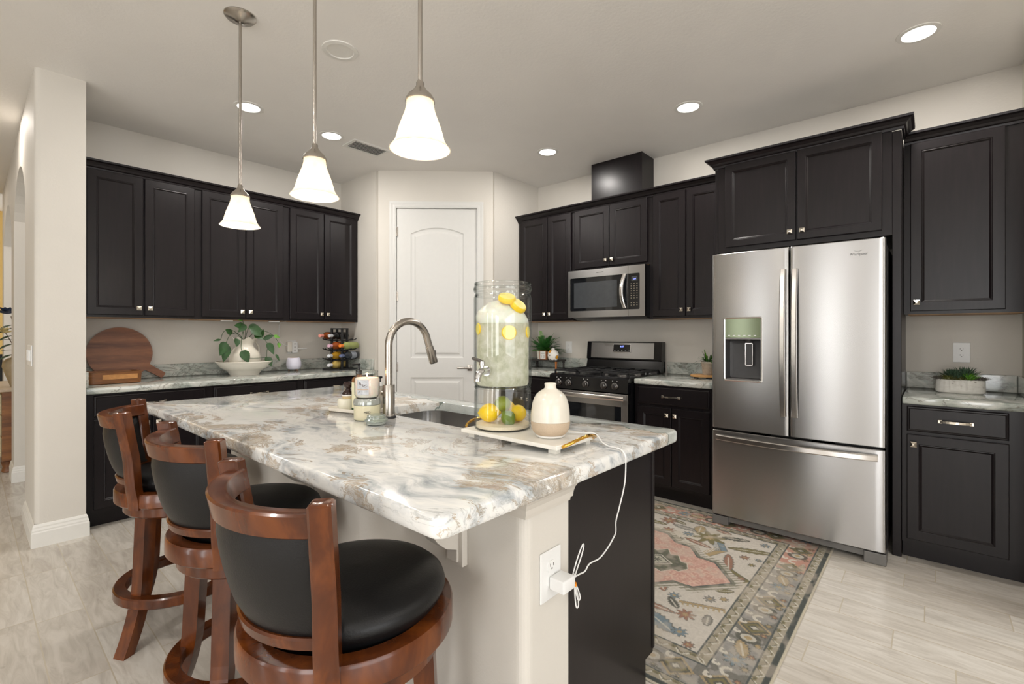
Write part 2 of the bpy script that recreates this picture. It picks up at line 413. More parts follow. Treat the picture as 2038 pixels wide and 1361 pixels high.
# rear walls of the big room behind the viewpoint; windows added for light
rear = MB()
ed = [-4.2]+[v for ab in WEST for v in ab]+[9.2]
for k in range(0, len(ed), 2): rear.box(-4.2, -4.0, ed[k], ed[k+1], 0, ZC)
for a, b in WEST: rear.box(-4.2, -4.0, a, b, 2.5, ZC); rear.box(-4.2, -4.0, a, b, 0, .15)
struct('wall_west', rear, M['wall'])
rear = MB()
for a in [(-4.0, -2.6, -4.2, -4.0, 0, ZC), (1.4, 4.3, -4.2, -4.0, 0, ZC), (-2.6, 1.4, -4.2, -4.0, 2.5, ZC), (-2.6, 1.4, -4.2, -4.0, 0, .15)]: rear.box(*a)
struct('wall_south', rear, M['wall'])
struct('wall_east', MB().box(4.2, 4.3, -4.0, -.52, 0, ZC), M['wall'])
w = MB()
for a, b in WEST:
    for y in (a, b-.05): w.box(-4.12, -4.06, y, y+.05, .15, 2.5)
    w.box(-4.12, -4.06, a, b, .15, .20); w.box(-4.12, -4.06, a, b, 2.45, 2.5)
struct('window_added_west', w, M['white'])
w = MB()
for x in (-2.6, -1.29, .03, 1.34): w.box(x, x+.06, -4.12, -4.06, .15, 2.5)
w.box(-2.6, 1.4, -4.12, -4.06, .15, .21); w.box(-2.6, 1.4, -4.12, -4.06, 2.44, 2.5)
struct('window_added_south', w, M['white'])

# baseboards
BP = [(0, 0), (.016, 0), (.016, .085), (.013, .092), (.013, .10), (.009, .112), (.009, .12), (.004, .132), (0, .134)]
def baseboard(name, path):
    """profile swept along a plan path; room is on the right-hand side of travel"""
    mb = MB(); rs = []
    P = [Vector((p[0], p[1])) for p in path]
    for i, p in enumerate(P):
        d0 = (P[i]-P[i-1]).normalized() if i else None
        d1 = (P[i+1]-P[i]).normalized() if i < len(P)-1 else None
        n0 = Vector((d0.y, -d0.x)) if d0 else None; n1 = Vector((d1.y, -d1.x)) if d1 else None
        n = n0 if n1 is None else n1 if n0 is None else (n0+n1)/(1+n0.dot(n1))
        rs.append([(p.x+n.x*o, p.y+n.y*o, z) for o, z in BP])
    return struct(name, mb.rings(rs), M['white'])
baseboard('baseboard_hall_end', [(.26, 4.62), (.26, 4.01), (.275, 3.985), (.49, 3.985), (.49, 4.1)][::-1][::-1] if False else [(WX0, 4.62), (WX0, 3.985), (WX1, 3.985), (WX1, 4.06)])
baseboard('baseboard_hall_pier', [(WX0, 6.19), (WX0, 5.86), (1.2, 5.86)])
baseboard('baseboard_hall_back', [(.5, 7.95), (2.3, 7.95)])

# pantry: angled wall with opening, casing, arched two-panel door
ang = math.atan2(P2[1]-P1[1], P2[0]-P1[0]); LW = math.hypot(P2[0]-P1[0], P2[1]-P1[1])
pw = MB()
for a in [(0, .165, 0, ZC), (.965, LW, 0, ZC), (.165, .965, 2.49, ZC)]: pw.box(a[0], a[1], 0, .12, a[2], a[3])
po = struct('wall_pantry', pw, M['wall']); po.location = (P1[0], P1[1], 0); po.rotation_euler = (0, 0, ang)
cs = MB()
CPF = [(0, 0), (0, -.012), (.012, -.016), (.03, -.013), (.05, -.018), (.063, -.018), (.063, 0)]
rs = []
for (px, pz, sx, sz) in [(.175, 0, -1, 0), (.175, 2.482, -1, 1), (.955, 2.482, 1, 1), (.955, 0, 1, 0)]:
    rs.append([(px+sx*o, y, pz+sz*o) for o, y in CPF])
cs.rings(rs)
co_ = struct('trim_1', cs, M['door']); co_.location = po.location; co_.rotation_euler = po.rotation_euler
jb = MB().box(.165, .175, -.001, .119, 0, 2.49).box(.955, .965, -.001, .119, 0, 2.49).box(.165, .965, -.001, .119, 2.482, 2.49)
jo = struct('trim_2', jb, M['white']); jo.location = po.location; jo.rotation_euler = po.rotation_euler
# door slab with moulded panels: built as front face grid of rings
def panel_ring(poly_fn, insets, mb):
    rs = []
    for ins, y in insets: rs.append([(p[0], y, p[1]) for p in poly_fn(ins)])
    mb.rings(rs, cap0=False, cap1=True)
def arch_poly(x0, x1, z0, z1, rise):
    def f(i):
        a0, a1, b0 = x0+i, x1-i, z0+i
        hw = (x1-x0)/2; R = (hw*hw+rise*rise)/(2*rise); cx = (x0+x1)/2; cz = z1+rise-R; Ri = R-i
        pts = [(a0, b0), (a1, b0)]; h = (a1-a0)/2; aa = math.asin(h/Ri)
        for k in range(13):
            t = aa-2*aa*k/12; pts.append((cx+Ri*math.sin(t), cz+Ri*math.cos(t)))
        return pts
    return f
def rect_poly(x0, x1, z0, z1): return lambda i: [(x0+i, z0+i), (x1-i, z0+i), (x1-i, z1-i), (x0+i, z1-i)]
def door_slab(x0, x1, z0, z1, y, panels, th=.04):
    """flat slab whose front face is filled around the moulded panels"""
    b = bmesh.new(); loops = [[(x0, z0), (x1, z0), (x1, z1), (x0, z1)]]+[f(0) for f in panels]
    es = []
    for lp in loops:
        vs = [b.verts.new((p[0], y, p[1])) for p in lp]
        es += [b.edges.new((vs[i], vs[(i+1) % len(vs)])) for i in range(len(vs))]
    bmesh.ops.triangle_fill(b, edges=es, use_beauty=True)
    mb = MB(); mb.b.free(); mb.b = b
    for f in panels: panel_ring(f, [(0, y), (.006, y+.006), (.016, y+.009), (.034, y+.009), (.05, y+.002), (.055, y+.001)], mb)
    o4 = [(x0, z0), (x1, z0), (x1, z1), (x0, z1)]
    mb.rings([[(p[0], y, p[1]) for p in o4], [(p[0], y+th, p[1]) for p in o4]], cap0=False)
    return mb
dm = door_slab(.178, .952, .008, 2.479, .004, [arch_poly(.313, .825, 1.03, 2.238, .058), rect_poly(.313, .825, .22, .842)])
do = struct('door_1', dm, M['door']); do.location = po.location; do.rotation_euler = po.rotation_euler
hd = MB().box(.862, .908, -.010, .004, .905, .965, .003).tube([(.885, -.008, .935), (.885, -.045, .935)], .009).box(.765, .895, -.052, -.040, .926, .944, .004)
hd.build('door_handle', M['nickel'], do, True)
for z in (.36, .944, 1.627, 2.256):
    MB().tube([(.1765, -.006, z-.045), (.1765, -.006, z+.045)], .007).box(.174, .19, -.003, .003, z-.044, z+.044).build('hinge', M['nickel'], do, True)

# ================================================================ CABINETS
def door_front(x0, x1, z0, z1, y, fw=.056):
    """recessed-panel door as nested rectangular rings; front looks towards -y"""
    def R(i, yy): return [(x0+i, yy, z0+i), (x1-i, yy, z0+i), (x1-i, yy, z1-i), (x0+i, yy, z1-i)]
    return MB().rings([R(0, y), R(0, y-.016), R(.003, y-.019), R(fw-.006, y-.019), R(fw-.003, y-.016), R(fw, y-.0165), R(fw+.008, y-.009), R(fw+.010, y-.009)])
def slab_front(x0, x1, z0, z1, y):
    def R(i, yy): return [(x0+i, yy, z0+i), (x1-i, yy, z0+i), (x1-i, yy, z1-i), (x0+i, yy, z1-i)]
    return MB().rings([R(0, y), R(0, y-.011), R(.004, y-.015), R(.010, y-.016), R(.014, y-.019)])
def knob_at(x, y, z, parent):
    s = .0145
    def R(i, yy): return [(x-i, yy, z-i), (x+i, yy, z-i), (x+i, yy, z+i), (x-i, yy, z+i)]
    MB().rings([R(.006, y), R(.006, y-.014), R(s, y-.016), R(s, y-.020), R(.004, y-.027)]).build('knob', M['knob'], parent)
def pull_at(x, y, z, parent, w=.062):
    mb = MB()
    for sx in (-1, 1): mb.box(x+sx*w-.009, x+sx*w+.009, y-.022, y, z-.009, z+.009, .002)
    n = 10; rs = []
    for i in range(n+1):
        t = i/n; xx = x-w+2*w*t; yy = y-.018-.010*math.sin(PI*t)
        rs.append([(xx, yy, z-.006), (xx, yy-.006, z-.006), (xx, yy-.006, z+.006), (xx, yy, z+.006)])
    mb.rings(rs).build('handle', M['knob'], parent)
CROWN = [(0, -.065), (.010, -.065), (.012, -.052), (.020, -.046), (.026, -.034), (.040, -.020), (.054, -.014), (.056, -.002), (.050, 0), (0, 0)]
def crown_mb(w, D, top, left=False, right=False, scale=1.0, back=-.002):
    rs = []; C = [(o*scale, z*scale) for o, z in CROWN]
    if left: rs.append([(-o, back, top+z) for o, z in C])
    rs.append([((-o if left else 0), -D-o, top+z) for o, z in C])
    rs.append([((w+o if right else w), -D-o, top+z) for o, z in C])
    if right: rs.append([(w+o, back, top+z) for o, z in C])
    return MB().rings(rs)
G_UP = 'wall cabinets'
def upper(loc, rz, w, z0, z1, D, doors, label, knobs, crown=True, cl=False, cr=False, top=2.467, name='wall_cabinet', zt=2.403, db=.022):
    t = thing(name, label, 'cabinet', (loc[0], loc[1], 0), rz)
    b = MB().box(0, w, -D, -.001, z0+.004, z1); b.build('body', M['cab'], t)
    MB().box(.018, w-.018, -D+.02, -.01, z0, z0+.004).build('underside', M['cab_raw'], t)
    for (a, c), k in zip(doors, knobs):
        d = door_front(a, c, z0+db, zt, -D-.001).build('door', M['cab'], t)
        knob_at(a+.028 if k == 'l' else c-.028, -D-.02, z0+db+.05, d)
    if crown: crown_mb(w, D, top, cl, cr).build('crown_moulding', M['cab'], t)
    return t
# left wall run (fronts face -y)
xs = [.492, 1.2, 1.885, 2.600]
upper((xs[0], YL), 0, xs[1]-xs[0], 1.378, 2.44, .33, [(.045, .358), (.367, .683)], 'dark two-door wall cabinet next to the white wall end, above the round wooden board', 'rl')
upper((xs[1], YL), 0, xs[2]-xs[1], 1.378, 2.44, .33, [(.026, .344), (.351, .656)], 'dark two-door wall cabinet above the pitcher with the trailing plant', 'rl')
upper((xs[2], YL), 0, xs[3]-xs[2], 1.378, 2.44, .33, [(.033, .351), (.358, .688)], 'dark two-door wall cabinet above the wine rack, left of the pantry door', 'rl', cr=True)
# right wall run (fronts face -x)
RW = -PI/2
upper((XR, 3.196), RW, .671, 1.385, 2.44, .33, [(.03, .371), (.378, .649)], 'dark narrow two-door wall cabinet right of the pantry door, above the fern', 'rl', cl=True)
upper((XR, 2.525), RW, .760, 1.845, 2.44, .33, [(.020, .382), (.388, .741)], 'short dark two-door cabinet directly above the microwave', 'rl')
upper((XR, 1.765), RW, .610, 1.385, 2.44, .33, [(.034, .305), (.312, .585)], 'tall dark two-door wall cabinet between microwave and refrigerator', 'rl')
upper((XR, .125), RW, .521, 1.378, 2.44, .33, [(.029, .429)], 'dark single-door wall cabinet at the far right, above the succulent pot', 'l')
t = thing('duct_cover', 'dark wooden box above the microwave cabinet reaching the ceiling', 'vent cover', (XR, 2.39, 0), RW)
MB().box(0, .505, -.23, -.001, 2.442, ZC-.002).build('box', M['cab'], t)
MB().box(.0, .505, -.236, -.23, 2.468, ZC-.002).build('front_panel', M['cab'], t)
MB().box(.497, .509, -.240, -.226, 2.468, ZC-.002).build('corner_bead', M['cab'], t)
# refrigerator enclosure: deep cabinet above + side panels to the floor
t = thing('refrigerator_cabinet', 'deep dark cabinet with side panels built around and above the refrigerator', 'cabinet', (XR, 1.150, 0), RW)
MB().box(.02, .98, -.595, -.001, 1.83, 2.425).build('body', M['cab'], t)
for a, c, k in ((.072, .500, 'r'), (.508, .935, 'l')):
    d = door_front(a, c, 1.862, 2.428, -.596, .052).build('door', M['cab'], t)
    knob_at(a+.03 if k == 'l' else c-.03, -.615, 1.915, d)
crown_mb(1.022, .597, 2.488, True, True, 1.0, -.392).build('crown_moulding', M['cab'], t)
t = thing('side_panel', 'tall dark panel from floor to crown right of the refrigerator', 'cabinet panel', (XR, .1695, 0), RW)
MB().box(0, .0415, -.597, -.001, 0, 2.42, .002, 1).build('panel', M['cab'], t)
t = thing('side_panel', 'tall dark panel left of the refrigerator beside the base cabinet', 'cabinet panel', (XR, 1.150, 0), RW)
MB().box(0, .0195, -.597, -.001, 0, 2.42, .002, 1).build('panel', M['cab'], t)

def base(loc, rz, w, label, doors, drawers, toe=True, z0=.10, knobs='rl', dk=.61):
    t = thing('base_cabinet', label, 'cabinet', (loc[0], loc[1], 0), rz)
    MB().box(0, w, -dk, -.001, .10, .874).build('body', M['cab'], t)
    MB().box(0, w, -dk+.06, -.05, 0, .10).build('toe_kick', M['cab'], t)
    for (a, c) in drawers:
        d = slab_front(a, c, .724, .862, -dk-.001).build('drawer', M['cab'], t)
        pull_at((a+c)/2, -dk-.02, .793, d)
    for (a, c), k in zip(doors, knobs):
        d = door_front(a, c, .125, .706, -dk-.001).build('door', M['cab'], t)
        knob_at(a+.028 if k == 'l' else c-.028, -dk-.02, .655, d)
    return t
base((xs[0], YL), 0, xs[1]-xs[0], 'dark base cabinet next to the white wall end, under the round wooden board', [(.045, .350), (.358, .680)], [(.045, .680)])
base((xs[1], YL), 0, xs[2]-xs[1], 'dark base cabinet under the pitcher with the plant', [(.026, .340), (.348, .656)], [(.026, .656)])
base((xs[2], YL), 0, xs[3]-xs[2], 'dark base cabinet under the wine rack, left of the pantry', [(.033, .350), (.358, .670)], [(.033, .670)])
base((XR, 3.196), RW, .668, 'dark base cabinet between pantry corner and gas range', [(.03, .330), (.338, .640)], [(.03, .640)])
base((XR, 1.757), RW, .607, 'dark base cabinet between gas range and refrigerator', [(.026, .297), (.303, .578)], [(.026, .578)])
base((XR, .125), RW, .521, 'dark single-door base cabinet at the far right, under the succulent pot', [(.021, .419)], [(.021, .419)], knobs='l')

def counter(name, label, poly, splash, mat, slabels):
    """slab with eased front edge + separate backsplash strips"""
    t = thing(name, label, 'countertop', (0, 0, 0))
    x0, x1, y0, y1 = poly
    MB().box(x0, x1, y0, y1, .875, .915, .008, 3).build('slab', mat, t, True)
    for a, lb in zip(splash, slabels):
        s_ = thing('backsplash', lb, 'backsplash', ((a[0]+a[1])/2, (a[2]+a[3])/2, .9155)); hx, hy = (a[1]-a[0])/2, (a[3]-a[2])/2
        MB().box(-hx, hx, -hy, hy, 0, .1025, .003, 1).build('strip', mat, s_)
    return t
counter('countertop', 'grey-veined stone countertop along the left wall under the round board', (.492, 2.600, 4.035, 4.688), [(.515, 2.58, 4.668, 4.689), (.4915, .512, 4.06, 4.689), (2.580, 2.601, 4.06, 4.667)], M['marble2'], ['low grey stone backsplash behind the pitcher and the round board', 'short stone backsplash against the side of the white wall end', 'short grey stone backsplash right of the wine rack'])
counter('countertop', 'grey-veined stone countertop between the pantry corner and the range', (3.440, 4.084, 2.530, 3.203), [(4.063, 4.084, 2.53, 3.183), (3.48, 4.062, 3.184, 3.205)], M['marble2'], ['low stone backsplash between the fern and the gas range', 'short stone backsplash on the pantry side behind the drink dispenser'])
counter('countertop', 'grey-veined stone countertop between the range and the refrigerator', (3.440, 4.084, 1.153, 1.752), [(4.063, 4.084, 1.153, 1.752)], M['marble2'], ['low stone backsplash between the gas range and the refrigerator'])
counter('countertop', 'grey-veined stone countertop at the far right under the single-door cabinet', (3.440, 4.084, -.398, .124), [(4.063, 4.084, -.378, .124), (3.5, 4.084, -.3995, -.379)], M['marble2'], ['low grey stone backsplash behind the succulent pot', 'short stone backsplash on the side wall at the right edge'])
struct('trim_3', MB().box(.8, 2.6, 4.126, 4.138, 0, .018), M['white']) if False else None

# ================================================================ ISLAND
IX0, IX1, IY0, IY1 = .580, 1.716, .692, 2.978
t = thing('island_countertop', 'large white, grey and tan veined stone slab topping the kitchen island', 'countertop', (0, 0, 0))
b = bmesh.new()
def ring_off(i, z, r=.03): return [(p[0], p[1], z) for p in rrect(IX0+i, IX1-i, IY0+i, IY1-i, max(r-i, .004), 6)]
SK = (1.215, 1.598, 1.165, 1.935)
def hole(i, z, r=.085): return [(p[0], p[1], z) for p in rrect(SK[0]-i, SK[1]+i, SK[2]-i, SK[3]+i, r+i, 8)]
def fillface(b, la, lb):
    va = [b.verts.new(p) for p in la]; vb = [b.verts.new(p) for p in lb]; es = []
    for vs in (va, vb): es += [b.edges.new((vs[i], vs[(i+1) % len(vs)])) for i in range(len(vs))]
    bmesh.ops.triangle_fill(b, edges=es, use_beauty=True)
fillface(b, ring_off(.010, .915), hole(.004, .915)); fillface(b, ring_off(.004, .873), hole(0, .873))
mb = MB(); mb.b.free(); mb.b = b
mb.rings([ring_off(.010, .915), ring_off(.004, .9125), ring_off(.001, .908), ring_off(0, .900), ring_off(0, .885), ring_off(.001, .878), ring_off(.004, .873)], cap0=False, cap1=False)
mb.rings([hole(.004, .915), hole(.001, .913), hole(0, .909), hole(0, .873)], cap0=False, cap1=False)
bmesh.ops.remove_doubles(mb.b, verts=mb.b.verts, dist=.0002)
mb.build('slab', M['marble'], t, True)
# sink
t = thing('kitchen_sink', 'stainless undermount sink sunk in the island top behind the faucet', 'sink', (1.41, 1.55, .70))
L = lambda ring: [(p[0]-1.41, p[1]-1.55, p[2]-.70) for p in ring]
MB().rings([L(hole(.022, .8725)), L(hole(.004, .8725)), L(hole(.004, .862)), L(hole(.0, .74)), L(hole(-.02, .715)), L(hole(-.06, .705)), L(hole(-.07, .699)), L(hole(-.02, .700)), L(hole(.012, .735)), L(hole(.016, .866)), L(hole(.022, .867))], cap0=False, cap1=False).build('basin', M['steel'], t, True)
MB().box(-.15, .15, -.34, .34, .002, .006).build('basin_floor', M['steel'], t)
MB().lathe([(.0, .0065), (.04, .0065), (.045, .009), (.05, .0065)], (0, 0, 0), 24).build('drain', M['steel_dark'], t, True)
# pony wall, trim and brackets
PX0, PX1, PY0, PY1 = .933, 1.125, .775, 2.85
pp = arcpts((PX0+.03, PY0+.03), .03, PI, 1.5*PI, 6)+[(PX1, PY0), (PX1, PY1)]+arcpts((PX0+.03, PY1-.03), .03, PI/2, PI, 6)
struct('wall_island', MB().prism(pp, 'z', 0, .872), M['wall'])
TP = [(0, -.078), (.006, -.078), (.008, -.068), (.016, -.064), (.018, -.05), (.024, -.036), (.034, -.024), (.036, -.012), (.042, -.008), (.042, 0), (0, 0)]
rs = []
for (px, py, nx, ny) in [(PX1, PY0, 0, -1), (PX0, PY0, -1, -1), (PX0, PY1, -1, 1), (PX1, PY1, 0, 1)]:
    rs.append([(px+nx*o, py+ny*o, .872+z) for o, z in TP])
struct('trim_4', MB().rings(rs), M['trim'])
baseboard('baseboard_island', [(PX1, PY1), (PX0, PY1), (PX0, PY0), (PX1, PY0)])
def corbel(y, label):
    t = thing('counter_bracket', label, 'bracket', (PX0, y, .61), 0, 'brackets under the island overhang')
    MB().box(-.022, -.001, -.036, .036, 0, .245, .003).build('back_plate', M['trim'], t)
    MB().box(-.030, -.022, -.022, .022, .012, .24, .003).build('raised_strip', M['trim'], t)
    pr = [(-.03, .245), (-.26, .245), (-.262, .225), (-.25, .205)]
    for i in range(9):
        a = PI*.5-PI*.9*i/8; pr.append((-.215-.035*math.sin(a)*1.0, .175+.03*math.cos(a+PI/2)*-1 if False else .19-.02*i/8*2))
    pr = [(-.03, .245), (-.262, .245), (-.262, .228), (-.252, .205), (-.235, .186), (-.21, .176), (-.185, .18), (-.165, .17), (-.13, .13), (-.10, .09), (-.07, .065), (-.03, .05)]
    MB().prism(pr, 'y', -.024, .024).build('scroll', M['trim'], t)
    MB().tube([(-.205, -.03, .205), (-.205, .03, .205)], .022, 16).build('scroll_end', M['trim'], t, True)
    return t
corbel(1.02, 'white scrolled bracket holding up the near corner of the island top')
corbel(1.93, 'white scrolled bracket under the middle of the island overhang')
# island cabinets on the kitchen side, with dark end panel
t = thing('island_cabinet', 'dark cabinet body of the island facing the kitchen aisle', 'cabinet', (PX1, PY0, 0))
bw = 1.672-PX1; bl = PY1-PY0
MB().box(.001, bw-.02, .02, bl, .10, .872).box(.001, bw-.075, .02, bl, 0, .10).build('body', M['cab'], t) if False else None
mbb = MB().prism([(.001, .001), (bw-.06, .001), (bw-.06, .09), (bw, .09), (bw, .872), (.001, .872)], 'y', 0, .018)
mbb.build('end_panel', M['cab'], t)
MB().box(.001, bw-.062, .018, .40, .0, .69).box(.001, bw-.062, 1.16, bl, 0, .69).box(.001, .06, .018, bl, .0, .865).box(bw-.045, bw-.02, .018, bl, .10, .872).build('body', M['cab'], t)
MB().box(bw-.008, bw+.008, -.004, .014, .105, .87, .002).build('corner_bead', M['cab'], t)
for i in range(4):
    y0 = .03+i*.51
    def fx(mb):  # turn a -y facing front to face +x
        return mb.xf(Matrix.Translation((bw-.019, 0, 0)) @ Matrix.Rotation(PI/2, 4, 'Z'))
    d = fx(door_front(y0, y0+.49, .125, .706, 0)).build('door', M['cab'], t)
    d = fx(slab_front(y0, y0+.49, .724, .862, 0)).build('drawer', M['cab'], t)

# ================================================================ CEILING FIXTURES
can0 = None
CANS = [(3.300, .052, 'round recessed downlight near the top right corner of the ceiling'),
 (3.315, 1.275, 'round recessed downlight in front of the refrigerator cabinet'),
 (3.323, 2.505, 'round recessed downlight in front of the dark duct box'),
 (1.293, 3.578, 'round recessed downlight behind the farthest pendant rod'),
 (1.916, 3.598, 'round recessed downlight beside the ceiling air vent')]
for i, (x, y, lab) in enumerate(CANS):
    t = thing('recessed_light', lab, 'ceiling light', (x, y, ZC), 0, 'lit recessed ceiling lights')
    MB().lathe([(.070, -.002), (.072, -.006), (.092, -.004), (.094, -.0005), (.070, -.0005)], n=40).build('trim_ring', M['white'], t, True)
    MB().lathe([(.0, -.004), (.071, -.004), (.071, -.001)], n=40).build('lens', M['canlens'], t, True)
    area('can_light', (x, y, ZC-.012), (0, 0, 0), .13, .13, CAN_W, (1, .955, .905), 'DISK')
for (x, y) in [(-.9, -.9), (-.9, 1.6), (1.2, -1.6), (3.2, -1.8), (-2.6, .6)]:   # the same downlights in the rest of the room
    area('can_light', (x, y, ZC-.012), (0, 0, 0), .13, .13, CAN_W*1.2, (1, .955, .905), 'DISK')
for (x, y) in [(.05, 5.0), (-.4, 7.2), (1.1, 6.9)]:
    area('hall_light', (x, y, ZC-.012), (0, 0, 0), .13, .13, CAN_W*.5, (1, .92, .84), 'DISK')
t = thing('ceiling_speaker', 'unlit white round recessed fixture in the ceiling between two pendants', 'ceiling fixture', (1.371, 2.479, ZC))
MB().lathe([(.070, -.003), (.073, -.008), (.095, -.006), (.097, -.0005), (.07, -.0005)], n=40).build('trim_ring', M['white'], t, True)
MB().lathe([(.0, -.0015), (.071, -.0015), (.071, -.0005)], n=40).build('grille', plain('grey_grille', lin(176, 176, 170), .6), t, True)
t = thing('ceiling_vent', 'rectangular slatted grey-white air vent in the ceiling', 'vent', (2.237, 3.605, ZC), -.02)
v = MB()
for a in [(-.17, .17, -.10, -.075), (-.17, .17, .075, .10), (-.17, -.145, -.075, .075), (.145, .17, -.075, .075)]: v.box(a[0], a[1], a[2], a[3], -.010, -.0005)
v.build('frame', M['white'], t)
MB().box(-.146, .146, -.076, .076, -.003, -.0005).build('duct_opening', M['grey_plastic'], t)
for k in range(6):
    s = MB().box(-.145, .145, -.009, .009, -.0008, .0008); s.xf(Matrix.Translation((0, -.062+k*.025, -.009)) @ Matrix.Rotation(.7, 4, 'X'))
    s.build('slat', M['white'], t)
PLAB = ['farthest of the three glass bell pendants, whose round ceiling plate shows', 'middle of the three glass bell pendants over the island', 'nearest and largest-looking of the three glass bell pendants']
for i, y in enumerate((2.585, 1.811, 1.152)):
    t = thing('pendant_lamp', PLAB[i], 'pendant lamp', (.895, y, ZC), 0, 'bell pendants over the island')
    zb = (1.800, 1.800, 1.815)[i]-ZC
    MB().lathe([(.0, -.032), (.018, -.032), (.03, -.024), (.062, -.016), (.072, -.006), (.072, -.0005)], n=40).build('canopy', M['nickel'], t, True)
    MB().tube([(0, 0, -.03), (0, 0, zb+.195)], .0068, 12).build('rod', M['nickel'], t, True)
    MB().lathe([(.009, .205), (.012, .20), (.012, .19), (.022, .176), (.036, .162), (.043, .150), (.044, .143), (.0, .143)], (0, 0, zb), 36).build('fitter', M['nickel'], t, True)
    prof = [(.0405, .146), (.0410, .130), (.045, .112), (.053, .090), (.0605, .070), (.0665, .050), (.0705, .034), (.074, .023), (.082, .010), (.091, .0)]
    MB().shell(prof, .003, (0, 0, zb), 48).build('lamp_shade', M['shade'], t, True)
    MB().lathe([(.0, .14), (.014, .138), (.015, .118), (.024, .10), (.030, .08), (.028, .06), (.018, .046), (.0, .041)], (0, 0, zb), 24).build('bulb', M['bulb'], t, True)
    l = bpy.data.lights.new('pendant_bulb', 'POINT'); l.energy = PEND_W; l.color = (1, .90, .77); l.shadow_soft_size = .03
    o = bpy.data.objects.new('pendant_bulb', l); COL.objects.link(o); o.location = (.895, y, zb+ZC+.022)

# ================================================================ REFRIGERATOR (front looks towards -x)
t = thing('refrigerator', 'large stainless french-door refrigerator with bottom freezer and ice dispenser', 'refrigerator', (XR-.03, 1.100, 0), RW)
FW = .916; FD = .80   # x 0..FW (left to right), door front at y=-FD
MB().box(.004, FW-.004, -.70, -.0, .045, 1.765, .004).build('body', M['grey_plastic'], t)
def bowed(x0, x1, z0, z1, yb, yf, bow, edge=.012, skip=None, nx=24):
    """door leaf with a gently bowed face; skip = (x0,x1,z0,z1) opening in the face"""
    mb = MB(); b = mb.b
    xs_ = sorted(set([x0, x0+.003, x0+edge*.5, x0+edge]+[x0+edge+(x1-x0-2*edge)*i/nx for i in range(nx+1)]+[x1-edge*.5, x1-.003, x1]+([skip[0], skip[1]] if skip else [])))
    zs_ = sorted(set([z0, z0+.004, z1-.004, z1]+([skip[2], skip[3]] if skip else [])))
    def fy(x, z):
        u = (x-FW/2)/(FW/2); y = yf-bow*(1-u*u)
        d = min(x-x0, x1-x)
        if d < edge: y += .010*(1-math.sqrt(max(0, 1-(1-d/edge)**2)))
        if z in (z0, z1): y += .004
        return y
    G = [[b.verts.new((x, fy(x, z), z)) for z in zs_] for x in xs_]
    for i in range(len(xs_)-1):
        for j in range(len(zs_)-1):
            if skip and xs_[i] >= skip[0]-1e-6 and xs_[i+1] <= skip[1]+1e-6 and zs_[j] >= skip[2]-1e-6 and zs_[j+1] <= skip[3]+1e-6: continue
            b.faces.new((G[i][j], G[i+1][j], G[i+1][j+1], G[i][j+1]))
    bd = [g[0] for g in G]+[g for g in G[-1][1:]]+[g[-1] for g in G[::-1][1:]]+[g for g in G[0][::-1][1:-1]]
    bk = [b.verts.new((v.co.x, yb, v.co.z)) for v in bd]
    for i in range(len(bd)): b.faces.new((bd[i], bd[(i+1) % len(bd)], bk[(i+1) % len(bd)], bk[i]))
    b.faces.new(bk)
    return mb, fy
YB, YF, BOW = -.715, -FD+.012, .012
DX0, DX1, DZ0, DZ1 = .085, .305, .965, 1.366
mb, fy = bowed(.002, .4555, .645, 1.787, YB, YF, BOW, skip=(DX0, DX1, DZ0, DZ1)); dl = mb.build('door', M['steel'], t, True)
mb, fyr = bowed(.4605, FW-.002, .645, 1.787, YB, YF, BOW); dr = mb.build('door', M['steel'], t, True)
mb, fyf = bowed(.002, FW-.002, .075, .632, YB, YF, BOW); dz = mb.build('freezer_drawer', M['steel'], t, True)
def bow_handle(x, z0, z1, parent):
    n = 16; rs = []; y0 = fy(x, 1.0)
    for i in range(n+1):
        u = i/n; z = z0+(z1-z0)*u; y = y0-.026-.030*math.sin(PI*u)**.8; hw = .0165
        rs.append([(x-hw, y+.012, z), (x-hw+.002, y, z), (x-hw+.006, y-.004, z), (x+hw-.006, y-.004, z), (x+hw-.002, y, z), (x+hw, y+.012, z)])
    m = MB().rings(rs)
    for z in (z0+.016, z1-.016): m.box(x-.012, x+.012, y0-.024, y0+.002, z-.014, z+.014)
    m.build('handle', M['steel_h'], parent, True)
def mk_h():
    return mk_steel('brushed_handle_steel', lin(216, 212, 208), .22, .4)
M['steel_h'] = mk_h()
bow_handle(.428, .765, 1.652, dl); bow_handle(.488, .765, 1.652, dr)
n = 20; rs = []
for i in range(n+1):
    u = i/n; x = .035+(FW-.07)*u; y = fyf(x, .5)-.022-.032*math.sin(PI*u)**.8; z = .588
    rs.append([(x, y+.012, z-.019), (x, y, z-.017), (x, y-.004, z-.012), (x, y-.004, z+.012), (x, y, z+.017), (x, y+.012, z+.019)])
m = MB().rings(rs)
for x in (.05, FW-.05): m.box(x-.014, x+.014, fyf(x, .5)-.022, fyf(x, .5)+.002, .574, .602)
m.build('handle', M['steel_h'], dz, True)
